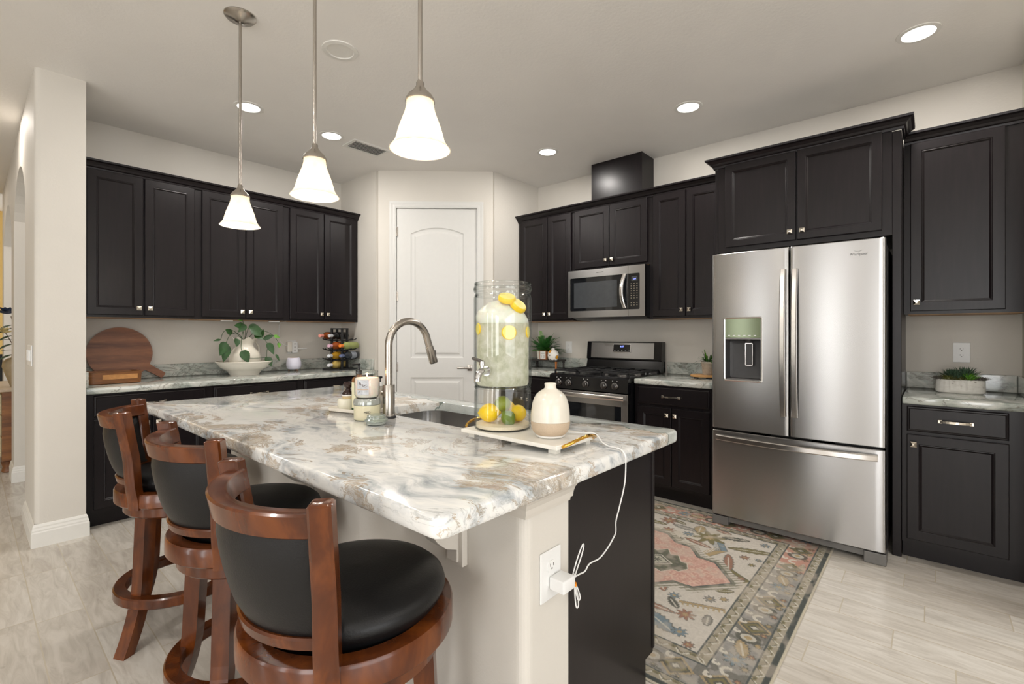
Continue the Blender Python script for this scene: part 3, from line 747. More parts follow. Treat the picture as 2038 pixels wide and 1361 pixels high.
# ice and water dispenser in the left door
xc = (DX0+DX1)/2; yf_ = fy(xc, 1.2)
fr = []
for (i, y) in [(-.006, yf_-.001), (-.006, yf_-.006), (-.001, yf_-.008), (.004, yf_-.004), (.005, yf_+.004)]:
    fr.append([(p[0], y, p[1]) for p in rrect(DX0+i, DX1-i, DZ0+i, DZ1-i, .012, 4)])
ds = MB().rings(fr, cap0=False, cap1=False).build('dispenser', M['chrome'], dl, True)
rc = []
for (i, y) in [(.0, yf_+.001), (.004, yf_+.006), (.012, yf_+.075), (.03, yf_+.08)]:
    rc.append([(p[0], y, p[1]) for p in rrect(DX0+i, DX1-i, DZ0+i, 1.232-i, .01, 4)])
MB().rings(rc, cap0=False).build('dispenser_recess', M['grey_plastic'], dl, True)
tt = NT('reflection_tinted_panel'); g = tt.coord(); se = tt.node('ShaderNodeSeparateXYZ'); tt.link(g, se.inputs[0])
tt.set(lin(98, 108, 78), .12, .3)  # olive base colour stands in for a reflected tint
MB().box(DX0+.002, DX1-.002, yf_-.001, yf_+.02, 1.240, DZ1-.002).build('control_panel', tt.m, dl)
MB().box(DX0+.002, DX1-.002, yf_-.003, yf_+.02, 1.229, 1.238).build('panel_lip', M['steel_dark'], dl)
for k in range(6): MB().box(DX0+.02+k*.031, DX0+.034+k*.031, yf_-.0018, yf_-.0008, 1.250, 1.256).build('panel_mark', M['plastic'], dl)
mp = MB()
for (i, y) in [(0, 0)]: pass
pf = [[(p[0], y, p[1]) for p in rrect(xc+.002+i, xc+.047-i, 1.06+i, 1.205-i, .005, 3)] for i, y in [(0, yf_+.05), (0, yf_+.044), (.0035, yf_+.044), (.0035, yf_+.05)]]
mp.rings(pf, close=True); mp.build('paddle_frame', M['steel_h'], dl, True)
MB().box(xc+.005, xc+.044, yf_+.048, yf_+.056, 1.063, 1.202).build('paddle', M['grey_plastic'], dl)
MB().box(DX0+.012, DX1-.012, yf_+.004, yf_+.07, .970, .978).build('drip_tray', M['steel_dark'], dl)
MB().lathe([(.0, 0), (.012, 0), (.02, .012), (.03, .02)], (xc+.02, yf_+.04, 1.212), 20, 1.4).build('ice_chute', M['grey_plastic'], dl, True)
text_mesh('brand_lettering', 'Whirlpool', .020, M['grey_plastic'], dr, (.793, fyr(.793, 1.7)-.0005, 1.706), (PI/2, 0, 0), .0008)
MB().tube([(.793-.018+.036*i/12, fyr(.793, 1.7)-.001, 1.722-.006*math.sin(PI*i/12)+.006) for i in range(13)], .0006, 6).build('logo_swirl', M['grey_plastic'], dr)
g = MB().box(.06, FW-.06, -.76, -.70, .030, .062).box(.0, .10, -.775, -.66, .0075, .064, .004).box(FW-.10, FW, -.775, -.66, .001, .064, .004)
g.build('base_grille', M['grey_foot'], t)
for x in (.02, FW-.10): MB().box(x, x+.08, -.77, -.60, 1.767, 1.79, .003).build('hinge_cover', M['grey_foot'], t)

# ================================================================ GAS RANGE
t = thing('gas_range', 'black and stainless gas range with five knobs between the base cabinets', 'range', (XR-.01, 2.522, 0), RW)
RWd = .757
MB().box(.002, RWd-.002, -.655, -.0, .045, .905, .003).box(.03, RWd-.03, -.59, -.02, .0, .045).build('body', M['black'], t)
MB().box(.0, RWd, -.675, -.075, .905, .920, .005).build('cooktop', M['black'], t)
MB().prism([(-.675, .918), (-.700, .905), (-.712, .800), (-.655, .800), (-.655, .918)], 'x', 0, RWd).build('control_panel', M['black'], t)
for i, x in enumerate((.105, .205, .375, .545, .645)):
    k = MB().lathe([(.026, 0), (.027, .006), (.022, .010), (.021, .026), (.017, .030), (.0, .030)], n=24).box(-.005, .005, -.021, .021, .022, .037, .002)
    k.xf(Matrix.Translation((x, -.706, .852)) @ Matrix.Rotation(PI/2+.11, 4, 'X')); k.build('knob', M['steel_k'] if 'steel_k' in M else M['steel_dark'], t, True)
    for dx in (-.02, 0.0, .02): MB().box(x+dx-.003, x+dx+.003, -.7105, -.7085, .889, .893).build('panel_mark', M['plastic'], t) if dx else None
d = MB().box(.004, .062, -.700, -.656, .190, .790, .003).box(RWd-.062, RWd-.004, -.700, -.656, .190, .790, .003).box(.062, RWd-.062, -.700, -.656, .690, .790, .003).box(.062, RWd-.062, -.700, -.656, .190, .250, .003).build('oven_door', M['steel'], t)
MB().box(.062, RWd-.062, -.698, -.662, .250, .690).build('oven_window', M['glass_black'], d)
h = MB(); rs = []
for i in range(17):
    u = i/16; x = .03+(RWd-.06)*u; y = -.725-.020*math.sin(PI*u)**.7
    rs.append([(x, y+.010, .745), (x, y, .742), (x, y-.004, .748), (x, y-.004, .770), (x, y, .776), (x, y+.010, .773)])
h.rings(rs)
for x in (.045, RWd-.045): h.box(x-.014, x+.014, -.725, -.698, .744, .774)
h.build('handle', M['steel_h'], d, True)
MB().box(.004, RWd-.004, -.698, -.656, .055, .180, .003).build('storage_drawer', M['steel'], t)
bg = MB().prism([(-.115, .920), (-.075, .920), (-.02, .92), (-.02, 1.192), (-.082, 1.192), (-.100, 1.03), (-.085, 1.02)], 'x', 0.0, RWd); bg.build('backguard', M['black'], t)
pn = MB().prism([(-.1015, 1.040), (-.098, 1.040), (-.080, 1.182), (-.0865, 1.182)], 'x', .048, RWd-.070); pn.build('backguard_panel', M['steel'], t)
MB().prism([(-.1035, 1.094), (-.099, 1.094), (-.085, 1.170), (-.0915, 1.170)], 'x', .285, .465).build('display_frame', M['chrome'], t)
MB().prism([(-.1045, 1.098), (-.100, 1.098), (-.087, 1.166), (-.0930, 1.166)], 'x', .290, .460).build('display', M['black'], t)
M['blue'] = emit('blue_lit_digits', (.25, .32, 1, 1), 3)
text_mesh('display_digits', '6:07', .022, M['blue'], t, (.378, -.0965, 1.148), (PI/2-.17, 0, 0), .0004)
for k in range(10):
    MB().box(.302+(k % 5)*.036, .312+(k % 5)*.036, -.103+(k//5)*.004, -.1005+(k//5)*.004, 1.106+(k//5)*.018, 1.110+(k//5)*.018).build('panel_mark', M['plastic'], t)
for gx in (.02, .262, .504):   # three cast grates
    w_ = .232; m = MB()
    for a in [(0, .012, 0, .55), (w_-.012, w_, 0, .55), (0, w_, 0, .012), (0, w_, .538, .55), (0, w_, .27, .282), (w_/2-.005, w_/2+.005, .02, .18), (w_/2-.005, w_/2+.005, .37, .53)]:
        m.box(gx+a[0], gx+a[1], -.655+a[2], -.655+a[3], .940, .953, .002)
    for (a, c) in [(.03, .14), (.03, .41), (w_-.09, .14), (w_-.09, .41)]: m.box(gx+a, gx+a+.06, -.655+c-.005, -.655+c+.005, .940, .952)
    for (a, c) in [(0, 0), (w_-.012, 0), (0, .538), (w_-.012, .538)]: m.box(gx+a, gx+a+.012, -.655+c, -.655+c+.012, .9205, .941)
    m.build('grate', M['black_matte'], t)
for (x, y) in [(.136, -.515), (.136, -.245), (.378, -.38), (.62, -.515), (.62, -.245)]:
    MB().lathe([(.0, .020), (.034, .020), (.038, .014), (.038, .008), (.05, .006), (.052, .0)], (x, y, .9205), 28).build('burner', M['steel_dark'], t, True)
# ================================================================ MICROWAVE
t = thing('microwave', 'stainless over-the-range microwave with curved handle and black keypad', 'microwave', (XR-.005, 2.524, 1.412), RW)
MW = .758; mz = .426
MB().box(.0, MW, -.392, -.001, .0, mz, .003).build('body', M['black'], t)
MB().prism([(-.37, 0), (-.30, -.020), (-.05, -.020), (-.02, 0)], 'x', .02, MW-.02).build('bottom_grille', M['grey_plastic'], t)
d = MB(); b0 = bmesh.new(); es = []
for lp in ([(0, 0), (MW, 0), (MW, mz), (0, mz)], rrect(.022, .712, .058, mz-.068, .010, 3)):
    vs = [b0.verts.new((p[0], -.418, p[1])) for p in lp]; es += [b0.edges.new((vs[i], vs[(i+1) % len(vs)])) for i in range(len(vs))]
bmesh.ops.triangle_fill(b0, edges=es, use_beauty=True); d.b.free(); d.b = b0
d.rings([[(p[0], y, p[1]) for p in [(0, 0), (MW, 0), (MW, mz), (0, mz)]] for y in (-.418, -.393)], cap0=False, cap1=False)
d.rings([[(p[0], y, p[1]) for p in rrect(.022, .712, .058, mz-.068, .010, 3)] for y in (-.418, -.411)], cap0=False, cap1=False)
d = d.build('door', M['steel'], t)
MB().box(.023, .711, -.4115, -.393, .059, mz-.069).build('door_glass', M['glass_black'], d)
M['mesh_grey'] = plain('grey_screen_glass', lin(70, 73, 76), .08)
MB().box(.060, .500, -.4122, -.411, .085, mz-.110).build('window_screen', M['mesh_grey'], d)
MB().box(.607, .6085, -.4185, -.4165, .0, mz).build('door_gap', M['slot'], t)
rs = []
for i in range(15):
    u = i/14; z = .070+.290*u; y = -.422-.032*math.sin(PI*u)**.8; xx = .575-.018*math.sin(PI*u)
    rs.append([(xx-.017, y+.010, z), (xx-.015, y, z), (xx-.010, y-.004, z), (xx+.010, y-.004, z), (xx+.015, y, z), (xx+.017, y+.010, z)])
MB().rings(rs).build('handle', M['steel_h'], d, True)
MB().box(.635, .688, -.4128, -.4112, .296, .334).build('display', M['mesh_grey'], t)
text_mesh('display_digits', '6:07', .016, M['blue'], t, (.664, -.413, .311), (PI/2, 0, 0), .0004)
for r_ in range(9):
    for c_ in range(3):
        MB().box(.628+c_*.026, .638+c_*.026, -.4125, -.4112, .270-r_*.020-(.02 if r_ > 6 else 0), .2755-r_*.020-(.02 if r_ > 6 else 0)).build('keypad_mark', M['knob'], t)
MB().box(.30, .37, -.4188, -.4180, mz-.034, mz-.030).build('brand_mark', M['steel_dark'], t)

# ================================================================ BAR STOOLS
def make_stool(label, loc, rz):
    t = thing('bar_stool', label, 'bar stool', loc, rz, 'swivel bar stools along the island')
    # seat frame ring
    MB().arcbar(0, 2*PI, [(.196, .568), (.236, .568), (.242, .574), (.242, .620), (.238, .627), (.200, .627), (.196, .622)], 56).build('seat_frame', M['cherry'], t, True)
    MB().arcbar(0, 2*PI, [(.10, .520), (.205, .520), (.212, .527), (.212, .563), (.205, .570), (.10, .570)], 48).build('swivel_ring', M['cherry'], t, True)
    MB().lathe([(.0, .568), (.15, .568), (.15, .579), (.0, .579)], n=32).build('swivel_plate', M['black_matte'], t, True)
    MB().lathe([(.0, .585), (.180, .588), (.190, .60), (.192, .622), (.206, .640), (.212, .656), (.207, .672), (.190, .686), (.155, .697), (.10, .704), (.0, .707)], (.016, 0, 0), n=56).build('seat_cushion', M['leather'], t, True)
    for k in range(4):
        a = PI/4+k*PI/2; pts = []
        R = lambda z: .172+.030*(1-z/.53)+.060*max(0, (1-z/.26))**1.8 if z < .26 else .172+.030*(1-z/.53)
        rs = []
        for i in range(15):
            z = .521*(1-i/14); r_ = R(z); th = .021+.004*(z/.52); tw = .026
            er = Vector((math.cos(a), math.sin(a))); et = Vector((-er.y, er.x)); q = []
            for (p, s_) in [(-1, -1), (1, -1), (1, 1), (-1, 1)]:
                v = er*(r_+p*th)+et*s_*tw; q.append((v.x, v.y, z))
            rs.append(q)
        mb = MB().rings(rs); 
        mb.build('leg', M['cherry'], t)
    MB().arcbar(0, 2*PI, [(.203, .172), (.240, .172), (.245, .177), (.245, .208), (.240, .213), (.203, .213), (.199, .208), (.199, .177)], 56).build('footrest', M['cherry'], t, True)
    # curved back: angle PI is straight back
    ah = math.radians(50); Rz = lambda z: .206+.080*((z-.60)/.36)**.95 if z > .60 else .206
    def arc_z(z0, z1, t0, t1, name, mat, a0, a1, par, bulge=0, nz=6, edge=.006):
        rs = []; n = 36; ZL = [z0+(z1-z0)*j/nz for j in range(nz+1)] if bulge else [z0, z0+.004, z0+(z1-z0)*.5, z1-.004, z1]
        for i in range(n+1):
            a = a0+(a1-a0)*i/n; e = math.sin(PI*min(1, max(0, i/n))) ** .35 if bulge else 1; q = []
            for j, z in enumerate(ZL):
                b_ = bulge*e*math.sin(PI*min(1, max(0, (z-z0)/(z1-z0))))**.5; r_ = Rz(z)+t1+b_
                if not bulge and j in (0, len(ZL)-1): r_ -= .005
                q.append((r_*math.cos(a), r_*math.sin(a), z))
            for j, z in list(enumerate(ZL))[::-1]:
                b_ = bulge*1.3*e*math.sin(PI*min(1, max(0, (z-z0)/(z1-z0))))**.5; r_ = Rz(z)+t0-b_
                if not bulge and j in (0, len(ZL)-1): r_ += .005
                q.append((r_*math.cos(a), r_*math.sin(a), z))
            rs.append(q)
        return MB().rings(rs).build(name, mat, par, True)
    arc_z(.890, .940, -.026, .012, 'top_rail', M['cherry'], PI-ah, PI+ah, t)
    arc_z(.654, .682, -.008, .012, 'bottom_rail', M['cherry'], PI-ah, PI+ah, t)
    arc_z(.682, .890, -.004, .002, 'back_cushion', M['leather'], PI-ah*.97, PI+ah*.97, t, bulge=.014)
    for sg in (-1, 1):
        a = PI+sg*ah; er = Vector((math.cos(a), math.sin(a))); et = Vector((-er.y, er.x)); rs = []
        for i in range(17):
            z = .566+.392*i/16; r_ = Rz(z)+.004; w_ = .024-.003*(i/16); d_ = .018+.006*(i/16)
            q = []
            for (p, s_) in [(-1, -.75), (-.8, -1), (.8, -1), (1, -.75), (1, .75), (.8, 1), (-.8, 1), (-1, .75)]:
                v = er*(r_+p*d_+(.018 if z < .65 else .018*max(0, 1-(z-.65)/.12)))+et*s_*w_; q.append((v.x, v.y, z))
            rs.append(q)
        c = [sum(p[i] for p in rs[-1])/8 for i in range(2)]
        rs.append([(c[0]+(p[0]-c[0])*.8, c[1]+(p[1]-c[1])*.8, p[2]+.004) for p in rs[-1]])
        MB().rings(rs).build('back_post', M['cherry'], t, True)
    return t
make_stool('nearest cherry wood swivel stool with black leather seat, its round seat fully visible', (.605, 1.045, 0), 0)
make_stool('middle cherry wood swivel stool with black leather back, between the other two', (.645, 1.765, 0), 0.03)
make_stool('farthest cherry wood swivel stool, turned sideways near the white wall end', (.635, 2.50, 0), -.30)

# ================================================================ RUG
def build_rug():
    X0, X1, Y0, Y1 = 1.632, 3.452, .430, 3.17
    nx, ny = 420, 560
    ys = np.concatenate([np.linspace(Y0, 2.0, 440), np.linspace(2.0, Y1, 121)[1:]]); ny = len(ys); xs_ = np.linspace(X0, X1, nx)
    X, Y = np.meshgrid(xs_, ys, indexing='ij')
    U = X-2.542; V = Y-Y0
    col = np.zeros((nx, ny, 3)); 
    def c(*a): return np.array(lin(*a)[:3])
    e = np.minimum(np.minimum(X-X0, X1-X), np.minimum(V, Y1-Y))
    # coordinate running along the nearest side
    sideV = np.minimum(X-X0, X1-X) < np.minimum(V, Y1-Y)
    s = np.where(sideV, Y, X)
    rng = np.random.RandomState(4)
    def nz(seed, n):
        r = np.random.RandomState(seed); g = r.rand(n*2, n*3)
        ix = (X-X0)/(X1-X0)*(n*2-2); iy = (Y-Y0)/(Y1-Y0)*(n*3-2); i = ix.astype(int); j = iy.astype(int); fx = ix-i; fy = iy-j
        fx = fx*fx*(3-2*fx); fy = fy*fy*(3-2*fy)
        return (g[i, j]*(1-fx)+g[i+1, j]*fx)*(1-fy)+(g[i, j+1]*(1-fx)+g[i+1, j+1]*fx)*fy
    N1, N2, N3 = nz(1, 6), nz(2, 30), nz(3, 110)
    def put(mask, color, a=1.0): col[mask] = col[mask]*(1-a)+color*a
    cream = c(196, 189, 178); grey = c(140, 137, 130); dgrey = c(88, 88, 80); olive = c(120, 112, 78); rust = c(150, 112, 94); salmon = c(190, 150, 136); blue = c(118, 134, 142); navy = c(72, 80, 80); tan = c(168, 148, 112); white = c(206, 200, 186)
    col[:] = cream
    # field
    put(N1 > .55, c(196, 188, 172), .7)
    def seg(px, py, ax, ay, bx, by):
        dx, dy = bx-ax, by-ay; tt = np.clip(((px-ax)*dx+(py-ay)*dy)/(dx*dx+dy*dy), 0, 1)
        return np.hypot(px-ax-tt*dx, py-ay-tt*dy)
    def poly_sd(pts):
        d = np.full(X.shape, 9.); ins = np.zeros(X.shape, bool)
        for (ax, ay), (bx, by) in zip(pts, pts[1:]+pts[:1]):
            d = np.minimum(d, seg(U, Y, ax, ay, bx, by))
            if abs(by-ay) > 1e-9:
                cr = ((ay > Y) != (by > Y)) & (U < (bx-ax)*(Y-ay)/(by-ay)+ax); ins ^= cr
        return np.where(ins, -d, d)
    def motif(cx, cy, ang, L, Wd, color, kind, out=dgrey):
        x = U-cx; y = Y-cy; ca, sa = math.cos(ang), math.sin(ang); p = x*ca+y*sa; q = -x*sa+y*ca
        box = (abs(x) < L*1.3) & (abs(y) < L*1.3)
        if kind == 'leaf':
            tt = p/L+.5; env = Wd*np.sin(np.clip(tt, 0, 1)*PI)**.6*(.72+.28*(np.abs(((tt*7) % 1)-.5)*2)); d = np.abs(q)-env; ok = (tt > 0) & (tt < 1)
            put(box & ok & (d < .004), out, .8); put(box & ok & (d < -.002), color, .95); put(box & ok & (np.abs(q) < .004) & (tt > .1) & (tt < .8), white, .7)
        elif kind == 'rose':
            rr = np.hypot(p, q); th = np.arctan2(q, p); R = L*(.75+.25*np.cos(th*8))
            put(box & (rr < R+.004), out, .8); put(box & (rr < R-.002), color, .95); put(box & (rr < R*.35), tan)
        elif kind == 'diamond':
            dd = np.abs(p)/L+np.abs(q)/Wd
            put(box & (dd < 1.18), tan, .8); put(box & (dd < .95), out, .9); put(box & (dd < .72), color); put(box & (dd < .42), dgrey); put(box & (dd < .25), white, .8)
        elif kind == 'oval':
            dd = np.hypot(p/L, q/Wd)
            put(box & (dd < 1), out, .9); put(box & (dd < .62), white, .7); put(box & (dd < .3), color)
        elif kind == 'comb':
            tt = p/L+.5; ok = (tt > 0) & (tt < 1)
            put(box & ok & (np.abs(q) < Wd*.4), out, .8); put(box & ok & (np.abs(q) < Wd*.4-.005), color)
            put(box & ok & (q > 0) & (q < Wd) & ((tt*9) % 1 < .4), color, .9)
        elif kind == 'hook':
            rr = np.hypot(p, q); put(box & (np.abs(rr-L) < .007) & (q > -L*.4), color, .9)
    # medallion
    half = [(0, .759), (.165, .893), (.168, .99), (.272, 1.07), (.275, 1.16), (.365, 1.25), (.365, 1.55), (.42, 1.65), (.42, 1.95)]
    med = half+[(u, 3.6-v) for u, v in half[::-1]]; med = med+[(-u, v) for u, v in med[::-1] if u > 0]
    sd = poly_sd(med)
    tooth = ((U*1.0+Y*1.0)/.034 % 1 < .5)
    put((sd > 0) & (sd < .050) & tooth, c(120, 118, 98), .85); put((sd > 0) & (sd < .020), c(112, 112, 98), .9)
    put((np.abs(sd) < .004), navy, .9)
    put(sd < -.003, salmon); put((sd < -.003) & (N2 > .5), c(200, 160, 146), .8); put((sd < -.003) & (N3 > .66), c(206, 178, 160), .6)
    inner = [(0, .985), (.055, 1.01), (.055, 1.045), (.115, 1.08), (.10, 1.12), (.16, 1.16), (.10, 1.20), (.115, 1.24), (.055, 1.27), (.055, 1.31), (0, 1.34)]
    inn = inner+[(-u, v) for u, v in inner[::-1] if u > 0]; sdi = poly_sd(inn)
    put(sdi < .007, white, .8); put(sdi < .002, c(104, 104, 88)); put((sdi < -.01) & (N3 > .5), dgrey, .7)
    dd = np.abs(U)/.062+np.abs(Y-1.155)/.085; put(dd < 1.1, white, .9); put(dd < .95, dgrey); put(dd < .78, c(176, 172, 156)); 
    th = np.arctan2(Y-1.155, U); put(np.hypot(U, Y-1.155) < .022*(1+.5*np.cos(8*th)), dgrey, .9)
    outside = sd > .058
    save = col.copy()
    for m in [(-.54, .90, 1.1, .19, .045, blue, 'leaf'), (-.56, 1.17, .2, .34, .05, olive, 'comb'), (-.42, .83, .5, .045, .04, rust, 'rose'),
              (-.30, .80, 1.9, .20, .028, tan, 'comb'), (-.44, 1.0, 1.57, .26, .024, rust, 'leaf'), (-.30, .93, 1.2, .03, .03, blue, 'rose'), (-.36, 1.10, .2, .16, .05, blue, 'comb'), (-.24, 1.02, .6, .13, .03, rust, 'leaf'),
              (-.56, .80, .3, .035, .02, blue, 'rose'), (-.47, 1.25, .9, .10, .05, tan, 'leaf'), (-.22, .79, .5, .03, .03, grey, 'rose'), (-.60, 1.36, .2, .20, .04, rust, 'leaf'),
              (.12, .78, 1.0, .20, .04, olive, 'comb'), (.22, .84, .3, .22, .028, rust, 'leaf'), (.30, .93, -.4, .15, .05, tan, 'comb'), (.45, .78, 1.9, .26, .034, olive, 'leaf'), (.34, .79, 0, .028, .03, rust, 'rose'),
              (.40, .93, .5, .12, .05, blue, 'comb'), (.36, 1.06, 1.3, .18, .024, rust, 'leaf'), (.48, 1.03, .5, .10, .045, olive, 'rose'), (.56, .90, 1.9, .16, .03, dgrey, 'leaf'), (.45, 1.15, .2, .035, .03, blue, 'rose'),
              (.53, 1.20, 1.5, .17, .03, grey, 'leaf'), (.43, 1.27, .4, .045, .04, rust, 'rose'), (.58, 1.33, .2, .06, .05, rust, 'rose'), (.50, 1.42, 1.6, .22, .03, olive, 'leaf'), (.45, 1.56, 0, .05, .04, grey, 'rose'), (.57, 1.12, .2, .12, .04, tan, 'leaf'),
              (-.52, 1.5, 1.5, .2, .04, rust, 'leaf'), (-.5, 1.8, 0, .06, .05, blue, 'rose'), (.52, 1.8, 1.5, .2, .04, olive, 'leaf'), (.35, .72, 0, .02, .02, blue, 'rose'), (.08, .735, .3, .022, .02, rust, 'rose'), (-.10, .76, 2.2, .09, .02, olive, 'leaf'), (.27, .735, 0, .02, .02, olive, 'rose'), (.58, .74, 0, .03, .03, blue, 'rose'), (.62, .99, 1.4, .10, .022, rust, 'leaf'), (.35, 1.16, .3, .022, .02, dgrey, 'rose'), (.60, 1.26, 1.2, .09, .02, olive, 'leaf'), (-.18, .74, 0, .02, .02, tan, 'rose'), (-.40, .74, .2, .09, .022, grey, 'leaf'), (-.62, 1.02, 1.5, .12, .025, tan, 'leaf'), (-.50, 1.10, 0, .025, .02, rust, 'rose'), (-.36, .91, .8, .10, .02, dgrey, 'leaf'), (-.62, .74, 0, .025, .02, rust, 'rose'), (.52, 1.52, .3, .08, .03, blue, 'leaf')]:
        motif(*m)
    col[~outside & (sd < .05)] = save[~outside & (sd < .05)]
    # borders
    b1 = e < .262; put(b1, grey)
    def guard(a, b_, per):
        mk = (e > a) & (e < b_); put(mk, c(158, 150, 132)); mid = (a+b_)/2; w_ = (b_-a)/2
        ph = s/per; y_ = (e-mid)/w_
        put(mk & (np.abs(y_-.55*np.sin(ph*2*PI)) < .20), c(196, 190, 176)); put(mk & (np.abs(y_-.55*np.sin(ph*2*PI)-.30) < .10), dgrey, .8)
        lf = np.hypot(((ph+.25) % 1-.5)*1.8, y_-.35*np.sign(np.sin(ph*2*PI))); put(mk & (lf < .34), olive, .9); put(mk & (lf < .16), dgrey, .6)
        lf2 = np.hypot(((ph+.75) % 1-.5)*2, y_+.35); put(mk & (lf2 < .22), c(120, 112, 86), .8)
        put((np.abs(e-a) < .0035) | (np.abs(e-b_) < .0035), navy, .9)
    guard(.210, .262, .085); guard(.026, .070, .075)
    put(e < .026, c(74, 78, 74)); put(e < .008, c(186, 178, 158))
    main = (e > .074) & (e < .206)
    put(main, c(146, 143, 137)); put(main & (N1 < .42) & (N2 < .6), c(104, 102, 94), .7)
    far = main & (X > 3.2); rt = main & (V < .25) & (X > 2.88); put(far | rt, c(184, 140, 124)); put((far | rt) & (N2 > .62), c(178, 160, 144), .8)
    save2 = col.copy()
    def bm(u, v, *a): motif(u, v+Y0, *a)
    k = 0; u = .82
    seqs = ['rose', 'hook', 'diamond', 'oval', 'hook', 'diamond', 'oval', 'leaf']
    pal = [blue, white, olive, tan, white, olive, tan, tan]
    while u > -.85:
        kd = seqs[k % 8]; sz = {'rose': .045, 'hook': .022, 'diamond': .055, 'oval': .040, 'leaf': .12}[kd]
        bm(u, .14, .0 if kd != 'leaf' else .4, sz, {'diamond': .062, 'oval': .05, 'leaf': .03}.get(kd, .04), pal[k % 8], kd)
        bm(u+.03, .19, 1, .014, .014, white, 'hook'); bm(u-.035, .095, .5, .016, .012, rust if k % 2 else tan, 'rose')
        u -= .088; k += 1
    v = .30; k = 0
    while v < 2.5:
        for sx in (-1, 1):
            kd = seqs[(k+2) % 8]; sz = {'rose': .045, 'hook': .022, 'diamond': .062, 'oval': .05, 'leaf': .12}[kd]
            motif(sx*.77, v+Y0, PI/2, sz, {'diamond': .055, 'oval': .04, 'leaf': .03}.get(kd, .04), pal[(k+2) % 8], kd)
            motif(sx*.72, v+.04+Y0, 1, .014, .014, white, 'hook'); motif(sx*.82, v-.03+Y0, .5, .014, .012, dgrey, 'rose')
        v += .095; k += 1
    bad = ~main & b1; col[bad] = save2[bad]
    # wear
    col *= (0.97+.16*(N3[..., None]-.5)); wm = np.clip((N1*.5+N2*.5-.50)*3, 0, .45)[..., None]; col[:] = col*(1-wm)+c(182, 172, 158)*wm
    z = np.full(X.shape, .0065); z[0, :] = z[-1, :] = 0.002; z[:, 0] = z[:, -1] = .002
    verts = np.stack([X-2.542, Y-1.8, z], -1).reshape(-1, 3)
    i, j = np.meshgrid(np.arange(nx-1), np.arange(ny-1), indexing='ij'); a = (i*ny+j).ravel()
    faces = np.stack([a, a+ny, a+ny+1, a+1], -1)
    me = bpy.data.meshes.new('woven_rug')
    me.vertices.add(len(verts)); me.vertices.foreach_set('co', verts.ravel())
    me.loops.add(faces.size); me.loops.foreach_set('vertex_index', faces.ravel().astype(np.int32))
    me.polygons.add(len(faces)); me.polygons.foreach_set('loop_start', np.arange(0, faces.size, 4, dtype=np.int32))
    me.update(calc_edges=True)
    at = me.color_attributes.new('pattern', 'FLOAT_COLOR', 'POINT')
    at.data.foreach_set('color', np.concatenate([col.reshape(-1, 3), np.ones((nx*ny, 1))], 1).astype(np.float32).ravel())
    tt = NT('woven_rug'); vc = tt.node('ShaderNodeVertexColor', layer_name='pattern'); g = tt.coord()
    n = tt.noise(tt.mapping(g, (60, 260, 1)), 3, 3)
    tt.link(tt.mix(1.0, vc.outputs[0], tt.ramp(n, [(.3, .86), (.7, 1.06)]), 'MULTIPLY'), tt.p.inputs['Base Color'])
    tt.p.inputs['Roughness'].default_value = .9; tt.bump(n, .3, .002)
    me.materials.append(tt.m)
    o = bpy.data.objects.new('area_rug', me); COL.objects.link(o); o.location = (2.542, 1.8, 0)
    tag(o, 'faded oriental rug with salmon medallion on the floor in front of the refrigerator', 'rug')
build_rug()

# ================================================================ WALL OUTLETS AND SWITCHES
def outlet_parts(t, w, h, n=2, cz=0):
    MB().box(-w/2, w/2, -.006, -.0005, -h/2, h/2, .0025).build('plate', M['plastic'], t)
    for k in range(n):
        z = cz+(.0195 if k == 0 else -.0195)
        r_ = MB().rings([[(p[0], y, p[1]+z) for p in rrect(-.0168, .0168, -.0145, .0145, .009, 4)] for y in (-.006, -.0085)]).build('receptacle', M['plastic'], t, False)
        MB().box(-.0075, -.0055, -.0089, -.0084, z-.0005, z+.0080).box(.0055, .0075, -.0089, -.0084, z-.0005, z+.0070).lathe([(.0, -.0089+.0), (.0025, -.0089)], n=3).box(-.0022, .0022, -.0089, -.0084, z-.0085, z-.0045).build('slot', M['slot'], r_)
t = thing('wall_outlet', 'white outlet plate above the succulent pot at the far right', 'outlet', (XR, -.140, 1.148), RW); outlet_parts(t, .080, .124)
t = thing('wall_outlet', 'white outlet plate between the fern and the gas range', 'outlet', (XR, 2.806, 1.127), RW); outlet_parts(t, .078, .122)
t = thing('wall_outlet', 'large white outlet plate on the end of the island wall', 'outlet', (1.036, PY0, .617), 0); outlet_parts(t, .090, .132, cz=.004)
t = thing('wall_outlet', 'white outlet block on the left wall between pitcher and wine rack', 'outlet', (2.085, YL, 1.135), 0)
outlet_parts(t, .085, .128)
MB().box(-.055, -.012, -.045, -.006, -.045, .055, .006).build('plug_adapter', M['ceramic_w'], t)
MB().box(-.012, .045, -.036, -.006, -.055, .052, .005).build('outlet_block', M['plastic'], t)
for z in (-.03, 0, .03): MB().box(.010, .014, -.0368, -.0355, z-.003, z+.006).box(.021, .025, -.0368, -.0355, z-.003, z+.006).build('slot', M['slot'], t)
t = thing('light_switch', 'white rocker switches on the grazing side of the wall end', 'light switch', (WX0, 4.2, 1.13), RW)
MB().box(-.16, .10, -.007, -.0005, -.064, .064, .002).build('plate', M['plastic'], t)
for x in (-.12, -.03, .06): MB().box(x-.017, x+.017, -.013, -.007, -.034, .034, .002).build('rocker', M['plastic'], t)
t = thing('under_cabinet_cord', 'thin white cord running down the wall to the outlet block', 'cord', (2.0, YL-.012, 1.14))
MB().tube([(-.02, -.10, .238), (-.035, -.03, .235), (-.04, 0, .21), (-.042, 0, .12), (-.03, -.004, .05), (.0, -.012, .02), (.03, -.03, .012)], .003, 8).build('cord', M['plastic'], t, True)
